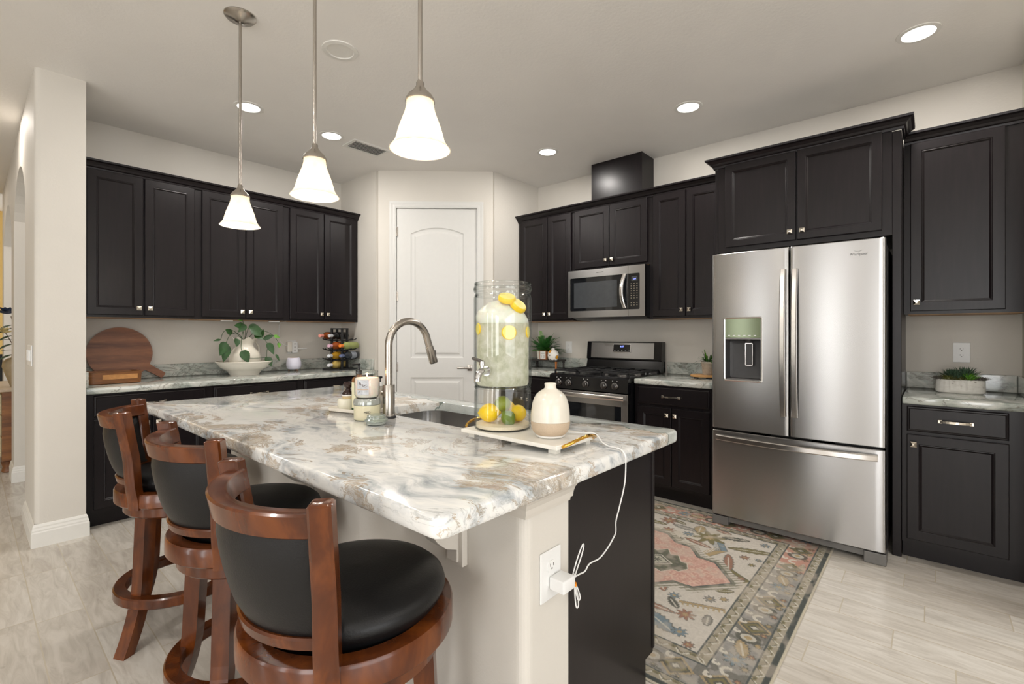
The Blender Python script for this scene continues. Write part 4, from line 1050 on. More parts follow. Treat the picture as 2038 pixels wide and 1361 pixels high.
t = thing('plug_in_cable', 'short white plug with a loose tip right of the outlet block', 'plug', (2.12, YL-.03, 1.12))
MB().tube([(.008, -.006, .0), (.05, -.006, .0), (.06, -.006, -.002)], .007, 10).tube([(.06, -.006, -.002), (.10, -.006, .0)], .003, 8).build('plug', M['plastic'], t, True)
for x, lab in ((1.42, 'small white light puck under the cabinet above the pitcher'), (1.80, 'small white light puck under the cabinet left of the cord')):
    t = thing('light_puck', lab, 'light fixture', (x, 4.40, 1.3775), 0)
    MB().box(-.045, .045, -.015, .015, -.009, 0, .003).build('housing', M['plastic'], t)

# ================================================================ ISLAND OBJECTS
TT = .9155
# faucet
t = thing('kitchen_faucet', 'brushed nickel gooseneck pull-down faucet beside the sink', 'faucet', (1.151, 1.69, TT))
MB().lathe([(.030, 0), (.030, .006), (.027, .010), (0, .010)], n=32).build('gasket', M['black_matte'], t, True)
MB().lathe([(.0, .009), (.0265, .009), (.0265, .014), (.0245, .016), (.0245, .136), (.0235, .138), (.0, .138)], n=36).build('base', M['nickel'], t, True)
pts = [(0, 0, .137), (0, 0, .20), (0, 0, .26), (0, 0, .300)]+[(.102-.102*math.cos(a), 0, .300+.102*math.sin(a)) for a in [PI*.92*i/18 for i in range(1, 19)]]
pe = Vector(pts[-1]); dv = (pe-Vector(pts[-2])).normalized()
pts.append(tuple(pe+dv*.03))
MB().tube(pts, .0155, 20).build('spout', M['nickel'], t, True)
p1 = pe+dv*.03; sp = MB().tube([p1, p1+dv*.004, p1+dv*.006, p1+dv*.080, p1+dv*.084], [.0155, .0155, .0175, .0195, .0175], 24).build('spray_head', M['nickel'], t, True)
q = p1+dv*.035; MB().box(q.x+.014, q.x+.024, -.009, .009, q.z-.020, q.z+.012, .003).build('spray_button', M['steel_dark'], sp)
MB().tube([(0, .020, .095), (0, .042, .097)], .012, 16).tube([(0, .040, .097), (.012, .056, .112), (.035, .066, .14)], .006, 10).build('handle', M['nickel'], t, True)
# marble tray with brass handles
t = thing('marble_tray', 'white marble footed tray with brass handles holding the drink dispenser', 'tray', (1.21, .996, TT), 0)
MB().box(-.110, .110, -.199, .199, .0165, .0285, .002).build('slab', M['marble_white'], t)
for (x, y) in [(-.09, -.182), (.07, -.182), (-.09, .155), (.07, .155)]: MB().box(x, x+.022, y, y+.028, .0, .0165).build('foot', M['marble_white'], t)
def lug(sg):
    n = 14; pts = []
    for i in range(n+1):
        u = i/n; pts.append((-.085+.17*u, sg*(.199+.030*math.sin(PI*u)**.5), .0225+.022*math.sin(PI*u)**.7))
    MB().tube(pts, .0052, 12).build('handle', M['gold'], t, True)
lug(1); lug(-1)
# drink dispenser
DC = (1.207, 1.102)
zt0 = TT+.029
t = thing('dispenser_stand', 'clear glass cylinder base filled with lemons, limes and sand', 'glass stand', (DC[0], DC[1], zt0))
MB().shell([(.0, .0), (.094, 0), (.0965, .004), (.0975, .02), (.0965, .125), (.0945, .135), (.0945, .140)], .0045, n=64).build('cylinder', M['glass'], t, True)
tg = MB().arcbar(0, 2*PI, [(.0915, .136), (.0965, .136), (.0975, .1385), (.0965, .141), (.0915, .141)], 64).build('glass_rim', M['glass'], t, True)
sd_ = MB().lathe([(.0, .0055), (.091, .0055), (.0915, .010), (.0915, .016), (.07, .0205), (.04, .018), (.0, .020)], (DC[0], DC[1], zt0), 48).build('sand', M['sand'], None, True)
tag(sd_, 'layer of coarse cream sand under the lemons in the glass base', 'sand', None, 'stuff')
def citrus(name, label, cat, pos, r, L, rz, ry, mat, group):
    t = thing(name, label, cat, pos, rz, group)
    m = MB().lathe([(.0, -L*1.0), (.10*r/.03*.03, -L*.99), (.004, -L*.96), (r*.42, -L*.82), (r*.78, -L*.52), (r*.97, -L*.2), (r, 0.05*L), (r*.93, L*.35), (r*.70, L*.64), (r*.36, L*.86), (.006, L*.97), (.005, L*1.04), (.0, L*1.06)], n=28)
    m.xf(Matrix.Rotation(ry, 4, 'Y')); m.build('peel', mat, t, True)
    s_ = MB().lathe([(.0, L*1.055), (.003, L*1.055), (.0025, L*1.08), (.0, L*1.08)], n=8); s_.xf(Matrix.Rotation(ry, 4, 'Y')); s_.build('stem_end', M['leaf'], t, True)
def dpos(px, py, d):   # a point at view depth d, expressed on the kitchen axes
    u = (px-1019)/FPX; w = (664.63-py)/FPX; c_, s_ = math.cos(TH), math.sin(TH)
    return (d*(c_+u*s_), d*(s_-u*c_), 1.2629+w*d)
GL = 'fruit in the dispenser base'
zs = zt0+.019
citrus('lemon', 'whole yellow lemon at the left in the glass base', 'lemon', (1.1605, 1.1215, zs+.034), .032, .038, -.75, PI/2, M['lemon'], GL)
citrus('lemon', 'whole yellow lemon at the right front in the glass base', 'lemon', (1.236, 1.058, zs+.030), .0285, .033, .3, 1.2, M['lemon'], GL)
citrus('lemon', 'yellow lemon mostly hidden behind the limes in the glass base', 'lemon', (1.250, 1.118, zs+.038), .0275, .033, 1.1, 1.3, M['lemon'], GL)
citrus('lime', 'larger green lime on top between the lemons', 'lime', (1.2075, 1.103, zs+.060), .028, .031, .2, 1.0, M['lime'], GL)
citrus('lime', 'small dark green lime in front at the bottom of the glass base', 'lime', (1.180, 1.052, zs+.022), .0245, .027, 1.9, .8, plain('dark_lime_peel', lin(98, 122, 16), .35, var=.12, bump=.3, bscale=300), GL)
zj = zt0+.1405
t = thing('drink_dispenser', 'tall clear glass drink dispenser with metal spigot and rimmed top', 'drink dispenser', (DC[0], DC[1], zj))
HJ = .352
MB().shell([(.0, .0), (.088, 0), (.095, .004), (.098, .012), (.0985, .30), (.0965, .306), (.0945, .310), (.0945, .316), (.0985, .322), (.0985, .334), (.0955, HJ-.006), (.092, HJ)], .004, n=72).build('jar', M['glass'], t, True)
for z, r_ in ((.004, .094), (.308, .0945), (.330, .0985), (HJ-.004, .0955)): MB().arcbar(0, 2*PI, [(r_-.004, z-.003), (r_+.0005, z-.003), (r_+.002, z), (r_+.0005, z+.003), (r_-.004, z+.003)], 72).build('glass_bead', M['glass'], t, True)
dd_ = math.atan2(-1.102+.0, -1.207)+.0   # direction towards the viewpoint
sa = math.atan2(-1.102, -1.207)-.55
ux, uy = math.cos(sa), math.sin(sa)
def sp_(r_, z, s_=0): return (ux*r_-uy*s_, uy*r_+ux*s_, z)
sg = MB().tube([sp_(.098, .058), sp_(.103, .058)], .016, 24).tube([sp_(.102, .058), sp_(.125, .060), sp_(.142, .054), sp_(.150, .040), sp_(.152, .028)], [.011, .012, .012, .0105, .0095], 18).tube([sp_(.125, .066), sp_(.125, .084)], .006, 14).lathe([(.0, .016), (.009, .012), (.010, 0), (.0, -.002)], sp_(.125, .078), 16)
sg = sg.build('spigot', M['chrome'], t, True)
MB().tube([sp_(.125, .088, .002), sp_(.122, .094, -.018), sp_(.118, .099, -.042)], [.006, .0055, .005], 10).build('spigot_lever', M['steel_dark'], sg, True)
wt = MB().lathe([(.0, .0055), (.084, .0055), (.0882, .012), (.0886, .215), (.0, .215)], (DC[0], DC[1], zj), 64).build('lemonade', M['water'], None, True)
tag(wt, 'cloudy pale green iced lemonade filling the glass dispenser', 'lemonade', None, 'stuff')
ic = MB(); n = 40; rs = []
for k, (r_, z) in enumerate([(.088, .214), (.090, .225), (.087, .240), (.078, .255), (.062, .270), (.042, .283), (.018, .291), (.002, .293)]):
    rr = []
    for i in range(n):
        a = 2*PI*i/n; w_ = 1+.035*math.sin(5*a+k)+.02*math.sin(11*a+2*k); rr.append((DC[0]-.006*k*.3+r_*min(w_, 1.03)*math.cos(a)*.985, DC[1]+.004*k*.3+r_*min(w_, 1.03)*math.sin(a)*.985, zj+z))
    rs.append(rr)
ic = ic.rings(rs).build('ice', M['ice'], None, True); tag(ic, 'heap of white crushed ice rising above the lemonade', 'ice', None, 'stuff')
def slice_(label, pos, rz, tilt, r=.030, th=.016):
    t = thing('lemon_wedge', label, 'lemon piece', pos, rz, 'lemon pieces in the dispenser')
    m = MB().lathe([(.0, -th/2), (r*.9, -th/2), (r, -th*.2), (r*.97, th*.3), (r*.9, th/2), (.0, th/2)], n=28); m.xf(Matrix.Rotation(tilt, 4, 'Y')); m.build('peel', M['lemon'], t, True)
    m = MB().lathe([(.0, th/2), (r*.86, th/2), (r*.84, th/2+.001), (.0, th/2+.001)], n=28); m.xf(Matrix.Rotation(tilt, 4, 'Y')); m.build('flesh', M['pulp'], t, True)
def rel(pxs, h, rr):  # place on the jar by side offset (-1..1 across the front), height, radius
    base_ = math.atan2(-1.102, -1.207); a = base_+math.asin(pxs); return (DC[0]+rr*math.cos(a), DC[1]+rr*math.sin(a), zj+h), a
a_ = [('lemon piece on top of the ice, near the middle', .28, .296, .050, .5), ('lemon piece on the ice against the right side of the jar', .75, .272, .068, .8),
      ('lemon wedge just under the surface at the left side of the jar', -.93, .195, .0805, 1.57), ('small lemon slice near the front centre under the surface', .24, .183, .0805, 1.5), ('pale lemon piece at the right side under the surface', .96, .185, .0805, 1.5)]
for lab, sx, h_, rr, ti in a_:
    p, a = rel(sx, h_, rr); slice_(lab, p, a, ti, .026 if 'small' in lab else .022 if 'side' in lab and 'ice' not in lab else .030, .018)
# ceramic diffuser
t = thing('ceramic_diffuser', 'cream and speckled tan bottle-shaped ceramic diffuser on the marble tray', 'diffuser', (1.197, .892, zt0))
MB().lathe([(.0, .0), (.040, .0), (.044, .003), (.044, .008), (.0, .008)], n=48).build('foot', M['white'], t, True)
MB().lathe([(.0, .008), (.045, .0085), (.053, .016), (.0585, .028), (.0605, .042), (.0607, .0495), (.0, .0495)], n=56).build('lower_band', M['stone'], t, True)
MB().lathe([(.0, .050), (.0609, .050), (.0605, .066), (.059, .084), (.0560, .103), (.051, .119), (.044, .131), (.034, .140), (.024, .146), (.0185, .150), (.0175, .156), (.0185, .164), (.0165, .1665), (.013, .165), (.012, .15), (.0, .15)], n=56).build('body', M['ceramic'], t, True)
# power cable from the diffuser, over the edge, to the adapter
cab = [(1.258, .884, .950), (1.27, .86, .9495), (1.29, .825, .950), (1.305, .795, .948), (1.300, .770, .928), (1.297, .745, .9195), (1.292, .715, .9195), (1.288, .695, .916), (1.285, .683, .905), (1.283, .679, .885), (1.279, .681, .82), (1.262, .690, .75), (1.262, .700, .71), (1.283, .712, .67), (1.283, .720, .65), (1.262, .727, .625), (1.228, .735, .603), (1.185, .742, .600), (1.165, .745, .585), (1.142, .747, .585), (1.118, .747, .587), (1.1, .744, .592)]
def smooth(P, n=6):
    P = [Vector(p) for p in P]; out = []
    for i in range(len(P)-1):
        a, b, c_, d = P[max(i-1, 0)], P[i], P[i+1], P[min(i+2, len(P)-1)]
        for k in range(n):
            u = k/n; out.append(.5*((2*b)+(c_-a)*u+(2*a-5*b+4*c_-d)*u*u+(3*b-3*c_+d-a)*u**3))
    return out+[P[-1]]
t = thing('power_cable', 'thin white cable hanging from the diffuser to the island outlet', 'cable', (1.28, .70, .6))
o_ = Vector((1.28, .70, .6)); rp = lambda P: [Vector(p)-o_ for p in P]
MB().tube(rp(smooth(cab)), .0021, 8).build('cable', M['plastic'], t, True)
lp = [(1.098, .742, .60), (1.115, .738, .64), (1.136, .735, .672), (1.143, .735, .667), (1.135, .738, .64), (1.117, .742, .605), (1.108, .743, .585)]
lp2 = [(1.108, .743, .60), (1.110, .744, .57), (1.115, .743, .545), (1.125, .741, .520), (1.134, .741, .524), (1.128, .743, .545), (1.114, .745, .57), (1.112, .744, .54), (1.115, .742, .508), (1.122, .742, .500), (1.127, .742, .508), (1.124, .743, .535), (1.113, .745, .57)]
MB().tube(rp(smooth(lp)), .0018, 8).tube(rp(smooth(lp2)), .0018, 8).build('cable_loops', M['plastic'], t, True)
tw = MB().tube(rp([(1.110, .744, .573), (1.1115, .744, .565)]), .0058, 14).build('twist_tie', plain('orange_tie', lin(232, 140, 24), .5), t, True)
t = thing('power_adapter', 'white box-shaped power adapter plugged into the island outlet', 'power adapter', (1.046, PY0-.009, .600))
MB().box(-.024, .030, -.048, .0, -.018, .016, .004, 3).build('housing', M['plastic'], t, True)
MB().box(.030, .0306, -.034, -.014, -.010, .002).build('port', M['slot'], t)

# candles and soap by the faucet
t = thing('candle_tin', 'short lidded glass candle jar with beige label, under the burning candle', 'candle', (1.078, 1.735, TT))
MB().lathe([(.0, 0), (.048, 0), (.052, .004), (.053, .060), (.0, .060)], n=48).build('wax_glass', plain('pale_cream_wax', lin(214, 208, 176), .15, var=.02), t, True)
MB().lathe([(.0, .0605), (.052, .0605), (.054, .063), (.054, .072), (.051, .084), (.049, .087), (.0, .087)], n=48).build('lid', plain('frosted_grey_glass', lin(168, 172, 166), .12, .3), t, True)
va = math.atan2(-1.735, -1.078)
def lab_arc(t, r_, z0, z1, a0, a1, mat, name='label'):
    MB().arcbar(a0, a1, [(r_, z0), (r_+.0006, z0), (r_+.0006, z1), (r_, z1)], 12).build(name, mat, t, True)
lab_arc(t, .0532, .010, .050, va-.95, va+.25, plain('kraft_label', lin(212, 204, 176), .6))
lt = text_mesh('label_lettering', 'MED', .013, M['black_matte'], t, (.0545*math.cos(va+.0), .0545*math.sin(va+.0), .034), (PI/2, 0, va+PI/2), .0004)
zc = TT+.0875
t = thing('jar_candle', 'large burning white jar candle with winter bird picture label', 'candle', (1.078, 1.735, zc))
MB().lathe([(.0, .004), (.040, .004), (.0475, .014), (.048, .075), (.0455, .082), (.0, .080)], n=48).build('wax', plain('white_candle_wax', lin(244, 228, 216), .5, var=.02, Subsurface_Weight=.4), t, True)
MB().shell([(.0, .0), (.036, 0), (.042, .003), (.050, .014), (.0505, .078), (.047, .086), (.0425, .091), (.0425, .104), (.0445, .107), (.0425, .110)], .0022, n=56).build('glass_jar', M['glass'], t, True)
lab_arc(t, .0507, .016, .076, va-.82, va+.12, plain('grey_blue_label', lin(188, 190, 194), .5, var=.2, nscale=60))
lab_arc(t, .0510, .0365, .039, va-.80, va+.10, plain('tan_stripe', lin(190, 160, 130), .6), 'label_stripe')
def onlab(a, z): return (.0519*math.cos(va+a), .0519*math.sin(va+a), z)
MB().tube([onlab(-.62, .062), onlab(-.5, .056), onlab(-.35, .058), onlab(-.2, .054), onlab(-.05, .058)], .0012, 6).tube([onlab(-.40, .057), onlab(-.28, .050), onlab(-.12, .048), onlab(.0, .050)], .0010, 6).tube([onlab(-.5, .058), onlab(-.55, .068), onlab(-.6, .066)], .0015, 6).tube([onlab(-.70, .024), onlab(-.6, .030)], .001, 6).build('bird_picture', plain('dark_brown_ink', lin(70, 42, 40), .6), t)
MB().tube([(0, 0, .080), (0, 0, .086)], .0008, 6).build('wick', M['black_matte'], t)
MB().lathe([(.0, .084), (.0022, .087), (.0028, .091), (.0016, .098), (.0, .103)], n=14).build('flame', emit('candle_flame', (1, .62, .22, 1), 12), t, True)
l = bpy.data.lights.new('candle_flame', 'POINT'); l.energy = .12; l.color = (1, .6, .3); l.shadow_soft_size = .006
o = bpy.data.objects.new('candle_flame', l); COL.objects.link(o); o.location = (1.078, 1.735, zc+.098)
t = thing('glass_cover', 'clear glass candle cover with round knob lying beside the faucet', 'glass cover', (1.040, 1.610, TT))
MB().lathe([(.0, .0), (.032, 0), (.037, .003), (.037, .010), (.0, .010)], n=40).build('lid_plug', plain('frosted_clear_glass', lin(206, 212, 204), .1, Transmission_Weight=.5), t, True)
MB().lathe([(.0, .0105), (.039, .0105), (.044, .014), (.044, .019), (.036, .023), (.034, .034), (.030, .037), (.0, .036)], n=40).build('lid_knob', plain('clear_greenish_glass', lin(200, 210, 200), .05, Transmission_Weight=.75), t, True)
t = thing('soap_tray', 'small white ceramic tray holding soap bottle and brush', 'tray', (1.150, 1.935, TT), .25)
MB().rings([[(p[0], p[1], z) for p in rrect(-.055-i, .055+i, -.125-i, .125+i, .02+i, 5)] for i, z in [(-.006, 0), (0, .004), (.004, .018), (.001, .018), (-.004, .008), (-.01, .006)]]).build('dish', M['ceramic_w'], t, True)
t = thing('sponge_holder', 'cream ceramic round sponge holder on the small tray', 'sponge holder', (1.128, 1.987, TT+.0075))
MB().lathe([(.0, 0), (.034, 0), (.037, .004), (.037, .044), (.034, .050), (.031, .050), (.0, .046)], n=40).build('cup', plain('cream_crock', lin(226, 222, 204), .2, var=.02), t, True)
t = thing('dish_brush', 'round bristle brush with glossy brown grip resting on the crock', 'brush', (1.131, 1.975, TT+.0585))
MB().lathe([(.0, 0), (.024, 0), (.026, .012), (.0, .012)], n=28).build('bristles', plain('tan_bristle', lin(206, 184, 142), .9), t, True)
MB().lathe([(.0, .0125), (.027, .0125), (.027, .018), (.0, .018)], n=28).build('ferrule', M['plastic'], t, True)
MB().lathe([(.0, .0185), (.026, .0185), (.024, .026), (.013, .036), (.010, .044), (.020, .056), (.022, .064), (.016, .073), (.0, .076)], n=28).build('grip', plain('glossy_dark_brown', lin(46, 30, 28), .1), t, True)
t = thing('soap_bottle', 'green and clear dish soap bottle with black pump behind the candle', 'soap bottle', (1.155, 1.925, TT+.0075))
MB().rings([[(p[0]*f, p[1]*f, z) for p in rrect(-.024, .024, -.024, .024, .008, 4)] for f, z in [(.95, 0), (1, .003), (1, .092), (.0, .092)]]).build('green_soap', plain('green_soap', lin(24, 92, 52), .15), t, True)
MB().rings([[(p[0]*f, p[1]*f, z) for p in rrect(-.0245, .0245, -.0245, .0245, .008, 4)] for f, z in [(1, .0925), (1, .135), (.85, .145), (.4, .152), (.4, .160)]]).build('bottle_top', plain('amber_clear_plastic', lin(140, 96, 60), .08), t, True)
MB().box(-.0255, -.0245, -.018, .018, .012, .125).build('label', plain('white_yellow_label', lin(226, 222, 190), .5), t)
MB().lathe([(.0, .160), (.014, .160), (.014, .178), (.005, .181), (.0045, .206), (.0, .206)], n=20).box(-.034, .006, -.006, .006, .199, .209, .003).build('pump', M['black'], t, True)
t = thing('soap_bottle', 'soap bottle with black and white pump between candle and faucet', 'soap bottle', (1.236, 1.880, TT))
MB().lathe([(.0, 0), (.026, 0), (.028, .004), (.028, .085), (.020, .105), (.011, .112), (.0, .112)], n=28).build('bottle', plain('clear_soap_bottle', lin(186, 180, 168), .08, Transmission_Weight=.5), t, True)
MB().lathe([(.0, .1125), (.012, .1125), (.012, .130), (.0, .130)], n=20).build('collar', M['plastic'], t, True)
MB().lathe([(.0, .1305), (.004, .1305), (.004, .148), (.0, .148)], n=14).box(-.03, .008, -.006, .006, .146, .156, .002).build('pump', M['black'], t, True)

# ================================================================ LEFT COUNTER OBJECTS
CT = .9155
t = thing('cutting_board', 'large round wooden paddle board leaning against the left wall', 'cutting board', (.765, 4.600, CT), 0)
R = .198; cz = R+.004
o2 = arcpts((0, cz), R, math.radians(-27), math.radians(297), 60)   # opening around -45 degrees for the handle
ha = math.radians(-35); hd_ = Vector((math.cos(ha), math.sin(ha))); hn = Vector((-hd_.y, hd_.x))
o2 = arcpts((0, cz), R, ha+.16, ha+2*PI-.16, 64)
hp = []
for (l_, w_) in [(.205, -.026), (.26, -.024), (.318, -.024), (.326, -.016), (.326, .016), (.318, .024), (.26, .024), (.205, .026)]:
    v = Vector((0, cz))+hd_*l_+hn*w_; hp.append((v.x, v.y))
poly = o2+hp
# the handle points lower right: tip touches the counter
m = MB().prism(poly, 'y', -.011, .011)
mz_ = min(v.co.z for v in m.b.verts); m.xf(Matrix.Translation((0, 0, -mz_+.001))); m.xf(Matrix.Rotation(-.14, 4, 'X'))
m.build('board', M['board'], t)
t = thing('wooden_tray', 'low wooden tray with honey-coloured band in front of the round board', 'tray', (.672, 4.36, CT), .05)
MB().rings([[(p[0], p[1], z) for p in rrect(-.155-i, .155+i, -.10-i, .10+i, .045+i, 6)] for i, z in [(-.01, 0), (0, .006), (.004, .085), (-.012, .085), (-.016, .014)]]).build('tray_body', M['board2'], t, True)
MB().box(-.07, .125, -.1048, -.1028, .034, .066).build('inlay_band', plain('light_honey_wood', lin(186, 132, 76), .4, var=.15, nscale=40), t)
# basin + pitcher + vine
t = thing('wash_basin', 'wide white ceramic basin under the pitcher on the left counter', 'basin', (1.565, 4.42, CT))
MB().shell([(.0, .0), (.110, 0), (.113, .010), (.122, .018), (.126, .030), (.150, .046), (.182, .066), (.205, .098), (.214, .108), (.218, .113), (.214, .117)], .006, n=64).build('bowl', M['ceramic_w'], t, True)
t = thing('pitcher_vase', 'cream ceramic pitcher with ruffled rim standing in the basin', 'pitcher', (1.565, 4.42, CT+.0065))
pr = [(.0, 0), (.075, 0), (.085, .012), (.110, .05), (.122, .085), (.122, .115), (.112, .140), (.090, .162), (.074, .175), (.068, .187), (.070, .202), (.080, .222), (.090, .236)]
wv = [0]*9+[.05, .2, .6, 1.0]
pr = [(r_, z*1.29) for r_, z in pr]
full = pr+[(r_-.004, z) for r_, z in pr[::-1][:-1]]+[(.0, .006)]
MB().lathe(full, (0, 0, 0), 72, wave=(.05, 7, wv+wv[::-1], .010)).build('body', M['ceramic'], t, True)
MB().tube([(.082, .05, .27), (.11, .06, .275), (.135, .06, .23), (.135, .05, .17), (.108, .045, .145)], .008, 10).build('handle', M['ceramic'], t, True)
t = thing('trailing_vine', 'leafy green trailing vine growing out of the pitcher', 'plant', (1.565, 4.42, CT+.27))
rnd = random.Random(5); st = MB(); lv = []
vines = [[(0, 0, .0), (-.06, -.03, .08), (-.13, -.06, .07), (-.17, -.08, .0), (-.18, -.09, -.06)], [(0, 0, 0), (-.03, -.05, .10), (-.06, -.10, .02), (-.07, -.135, -.06), (-.02, -.14, -.12), (.08, -.135, -.125), (.13, -.135, -.12)],
         [(0, 0, 0), (.0, -.02, .12), (-.02, -.03, .17), (-.03, -.04, .20)], [(0, 0, 0), (.06, -.02, .08), (.12, -.05, .05), (.16, -.07, -.01), (.15, -.08, -.08), (.14, -.1, -.13)],
         [(0, 0, 0), (.08, -.02, .10), (.16, -.03, .10), (.22, -.05, .06), (.26, -.06, .0)], [(0, 0, 0), (.03, -.01, .13), (.10, -.02, .12)], [(0, 0, 0), (-.08, 0, .10), (-.16, -.01, .10), (-.19, -.02, .03)]]
for v_ in vines: st.tube(smooth(v_, 5), .0022, 6)
st.build('stems', M['leaf'], t, True)
def heart(base, d, L_, w_, nrm):
    """broad pointed leaf with slight fold, thin solid"""
    d = Vector(d).normalized(); nrm = Vector(nrm).normalized(); sd = d.cross(nrm).normalized(); mb = MB(); up = sd.cross(d)
    prof = [(0, .0), (.08, .62), (.25, .98), (.45, 1), (.65, .78), (.85, .38), (1, .02)]
    prev = None
    for tt_, ww in prof:
        p = Vector(base)+d*L_*tt_-Vector((0, 0, 1))*L_*.18*tt_*tt_; tri = [mb.b.verts.new(p-sd*w_*.5*ww+up*w_*.10*ww), mb.b.verts.new(p), mb.b.verts.new(p+sd*w_*.5*ww+up*w_*.10*ww)]
        if prev:
            for a, b_ in ((0, 1), (1, 2)): mb.b.faces.new((prev[a], prev[b_], tri[b_], tri[a]))
        prev = tri
    return mb
LV = [(-.12, -.06, .075, (-.6, -.3, .6), .085, .05, 0), (-.17, -.08, .01, (-.5, -.3, -.8), .11, .075, 0), (-.16, -.08, -.01, (-.35, -.3, -1), .13, .075, 0), (-.07, -.135, -.06, (.3, -.2, -.6), .10, .085, 0),
      (-.02, -.04, .14, (-.7, -.3, .2), .10, .06, 0), (.0, -.04, .15, (-.6, -.3, -.3), .10, .05, 0), (.02, -.03, .14, (.9, -.3, -.15), .11, .07, 0), (.03, -.05, .12, (.8, -.4, -.5), .10, .07, 0),
      (.12, -.05, .05, (.05, -.2, .9), .09, .03, 0), (.13, -.06, .03, (.8, -.3, .55), .10, .04, 0), (.16, -.07, .0, (.4, -.4, -.9), .10, .065, 0), (.14, -.1, -.12, (.2, -.4, -.6), .085, .065, 0), (.22, -.05, .06, (.8, -.3, -.1), .05, .03, 1),
      (.26, -.06, .0, (-.1, -.3, -1), .04, .035, 1), (-.19, -.02, .03, (-.9, -.2, 0), .06, .02, 0), (-.03, -.04, .19, (-.5, -.3, .2), .05, .02, 1), (.10, -.02, .12, (.5, -.3, -.8), .07, .05, 0), (.22, -.09, -.10, (.5, -.3, -1), .06, .025, 0), (.06, -.05, .07, (.6, -.6, -.3), .08, .05, 0), (-.08, -.06, .04, (-.2, -.5, -.8), .07, .05, 0)]
for (x, y, z, d, L_, w_, k) in LV: heart((x, y, z), d, L_, w_, (.1, -1, .25)).build('leaf', M['leaf_l'] if k else M['leaf'], t, True)
t = thing('aroma_diffuser', 'small white rounded diffuser on wooden legs left of the wine rack', 'diffuser', (2.02, 4.50, CT))
MB().lathe([(.0, .018), (.045, .018), (.060, .030), (.066, .055), (.064, .085), (.056, .115), (.050, .124), (.044, .126), (.0, .122)], n=40).build('body', plain('lilac_white_plastic', lin(214, 212, 226), .3, var=.01), t, True)
MB().lathe([(.0, .1222), (.040, .1222), (.040, .1262), (.0, .1262)], n=32).build('lid', M['stone'], t, True)
for k in range(3):
    a = k*2*PI/3-1.2; MB().tube([(.036*math.cos(a), .036*math.sin(a), .022), (.044*math.cos(a), .044*math.sin(a), .001)], .005, 10).build('leg', M['board2'], t, True)
# wine rack
RX, RY = 2.405, 4.36; YAWB = -2.625
t = thing('wine_rack', 'black metal wine rack with crossed shelves in the corner by the pantry', 'wine rack', (RX, RY, CT), YAWB+PI/2)
MB().box(-.14, .14, -.075, .075, 0, .014, .003).box(-.075, .075, -.13, .13, 0, .014, .003).build('base_plate', M['black_matte'], t)
for (x, y) in ((-.055, -.045), (.055, -.045), (-.055, .045), (.055, .045)): MB().box(x-.009, x+.009, y-.009, y+.009, .0145, .405).build('post', M['black_matte'], t)
MB().box(-.064, .064, -.054, .054, .392, .404).build('top_plate', M['black_matte'], t)
for z in (.100, .195, .290):
    m = MB()
    for sx in (-.055, .055):
        pts = [(sx, -.155, z+.014), (sx, -.12, z), (sx, 0, z-.008), (sx, .12, z), (sx, .155, z+.014)]
        m.tube(smooth(pts, 4), .005, 8)
    for sy in (-.045, .045): m.tube(smooth([(-.155, sy, z+.014), (-.12, sy, z), (0, sy, z-.006), (.12, sy, z), (.155, sy, z+.014)], 4), .005, 8)
    m.build('cradle', M['black_matte'], t, True)
def bottle(label, pos, yaw, glass, capc, lab=None):
    """wine bottle lying down; neck towards local +x"""
    t = thing('wine_bottle', label, 'wine bottle', pos, yaw, 'bottles in the wine rack')
    m = MB().lathe([(.0, 0), (.033, .0), (.0365, .004), (.0365, .175), (.034, .190), (.022, .210), (.0145, .226), (.0135, .236), (.0, .236)], n=32)
    m.xf(Matrix.Translation((-.12, 0, 0)) @ Matrix.Rotation(PI/2, 4, 'Y')); m.build('glass', glass, t, True)
    m = MB().lathe([(.0, .2365), (.0145, .2365), (.0150, .24), (.0150, .288), (.0, .290)], n=24)
    m.xf(Matrix.Translation((-.12, 0, 0)) @ Matrix.Rotation(PI/2, 4, 'Y')); m.build('capsule', capc, t, True)
    if lab:
        m = MB().lathe([(.0368, .05), (.0371, .05), (.0371, .14), (.0368, .14)], n=32); m.xf(Matrix.Translation((-.12, 0, 0)) @ Matrix.Rotation(PI/2, 4, 'Y')); m.build('label', lab, t, True)
amber = plain('amber_wine_glass', lin(128, 62, 24), .08); rose = plain('rose_wine_glass', lin(150, 74, 34), .08); dark = plain('dark_wine_glass', lin(24, 22, 24), .08); greenb = plain('green_wine_glass', lin(148, 156, 92), .08); gold_ = plain('golden_wine_glass', lin(176, 132, 34), .08)
Z0 = CT
vw = math.atan2(-RY, -RX)   # towards the viewpoint
def bp(side, z, fwd=0):
    c_ = Vector((math.cos(vw), math.sin(vw))); s_ = Vector((c_.y*-1, c_.x)); p = Vector((RX, RY))+s_*side+c_*fwd; return (p.x, p.y, Z0+z)
def bq(sx, z, f):   # slot position in the rack frame
    c_ = (math.cos(YAWB), math.sin(YAWB)); return (RX+c_[0]*f-c_[1]*sx, RY+c_[1]*f+c_[0]*sx, CT+z)
bottle('amber bottle with pink capsule at the top left of the wine rack', bq(-0.106, 0.331, 0), YAWB, amber, plain('pink_capsule', lin(230, 150, 136), .3))
bottle('dark bottle with silver capsule at the top middle of the wine rack', bq(0, 0.331, 0.01), YAWB, dark, plain('silver_capsule', lin(196, 198, 202), .25))
bottle('amber bottle with lilac capsule on the second level of the wine rack', bq(0, 0.236, 0.02), YAWB, rose, plain('lilac_capsule', lin(212, 170, 190), .3))
bottle('pale green bottle with orange capsule at the right of the wine rack', bq(0.106, 0.236, 0), YAWB, greenb, plain('orange_capsule', lin(240, 128, 30), .3))
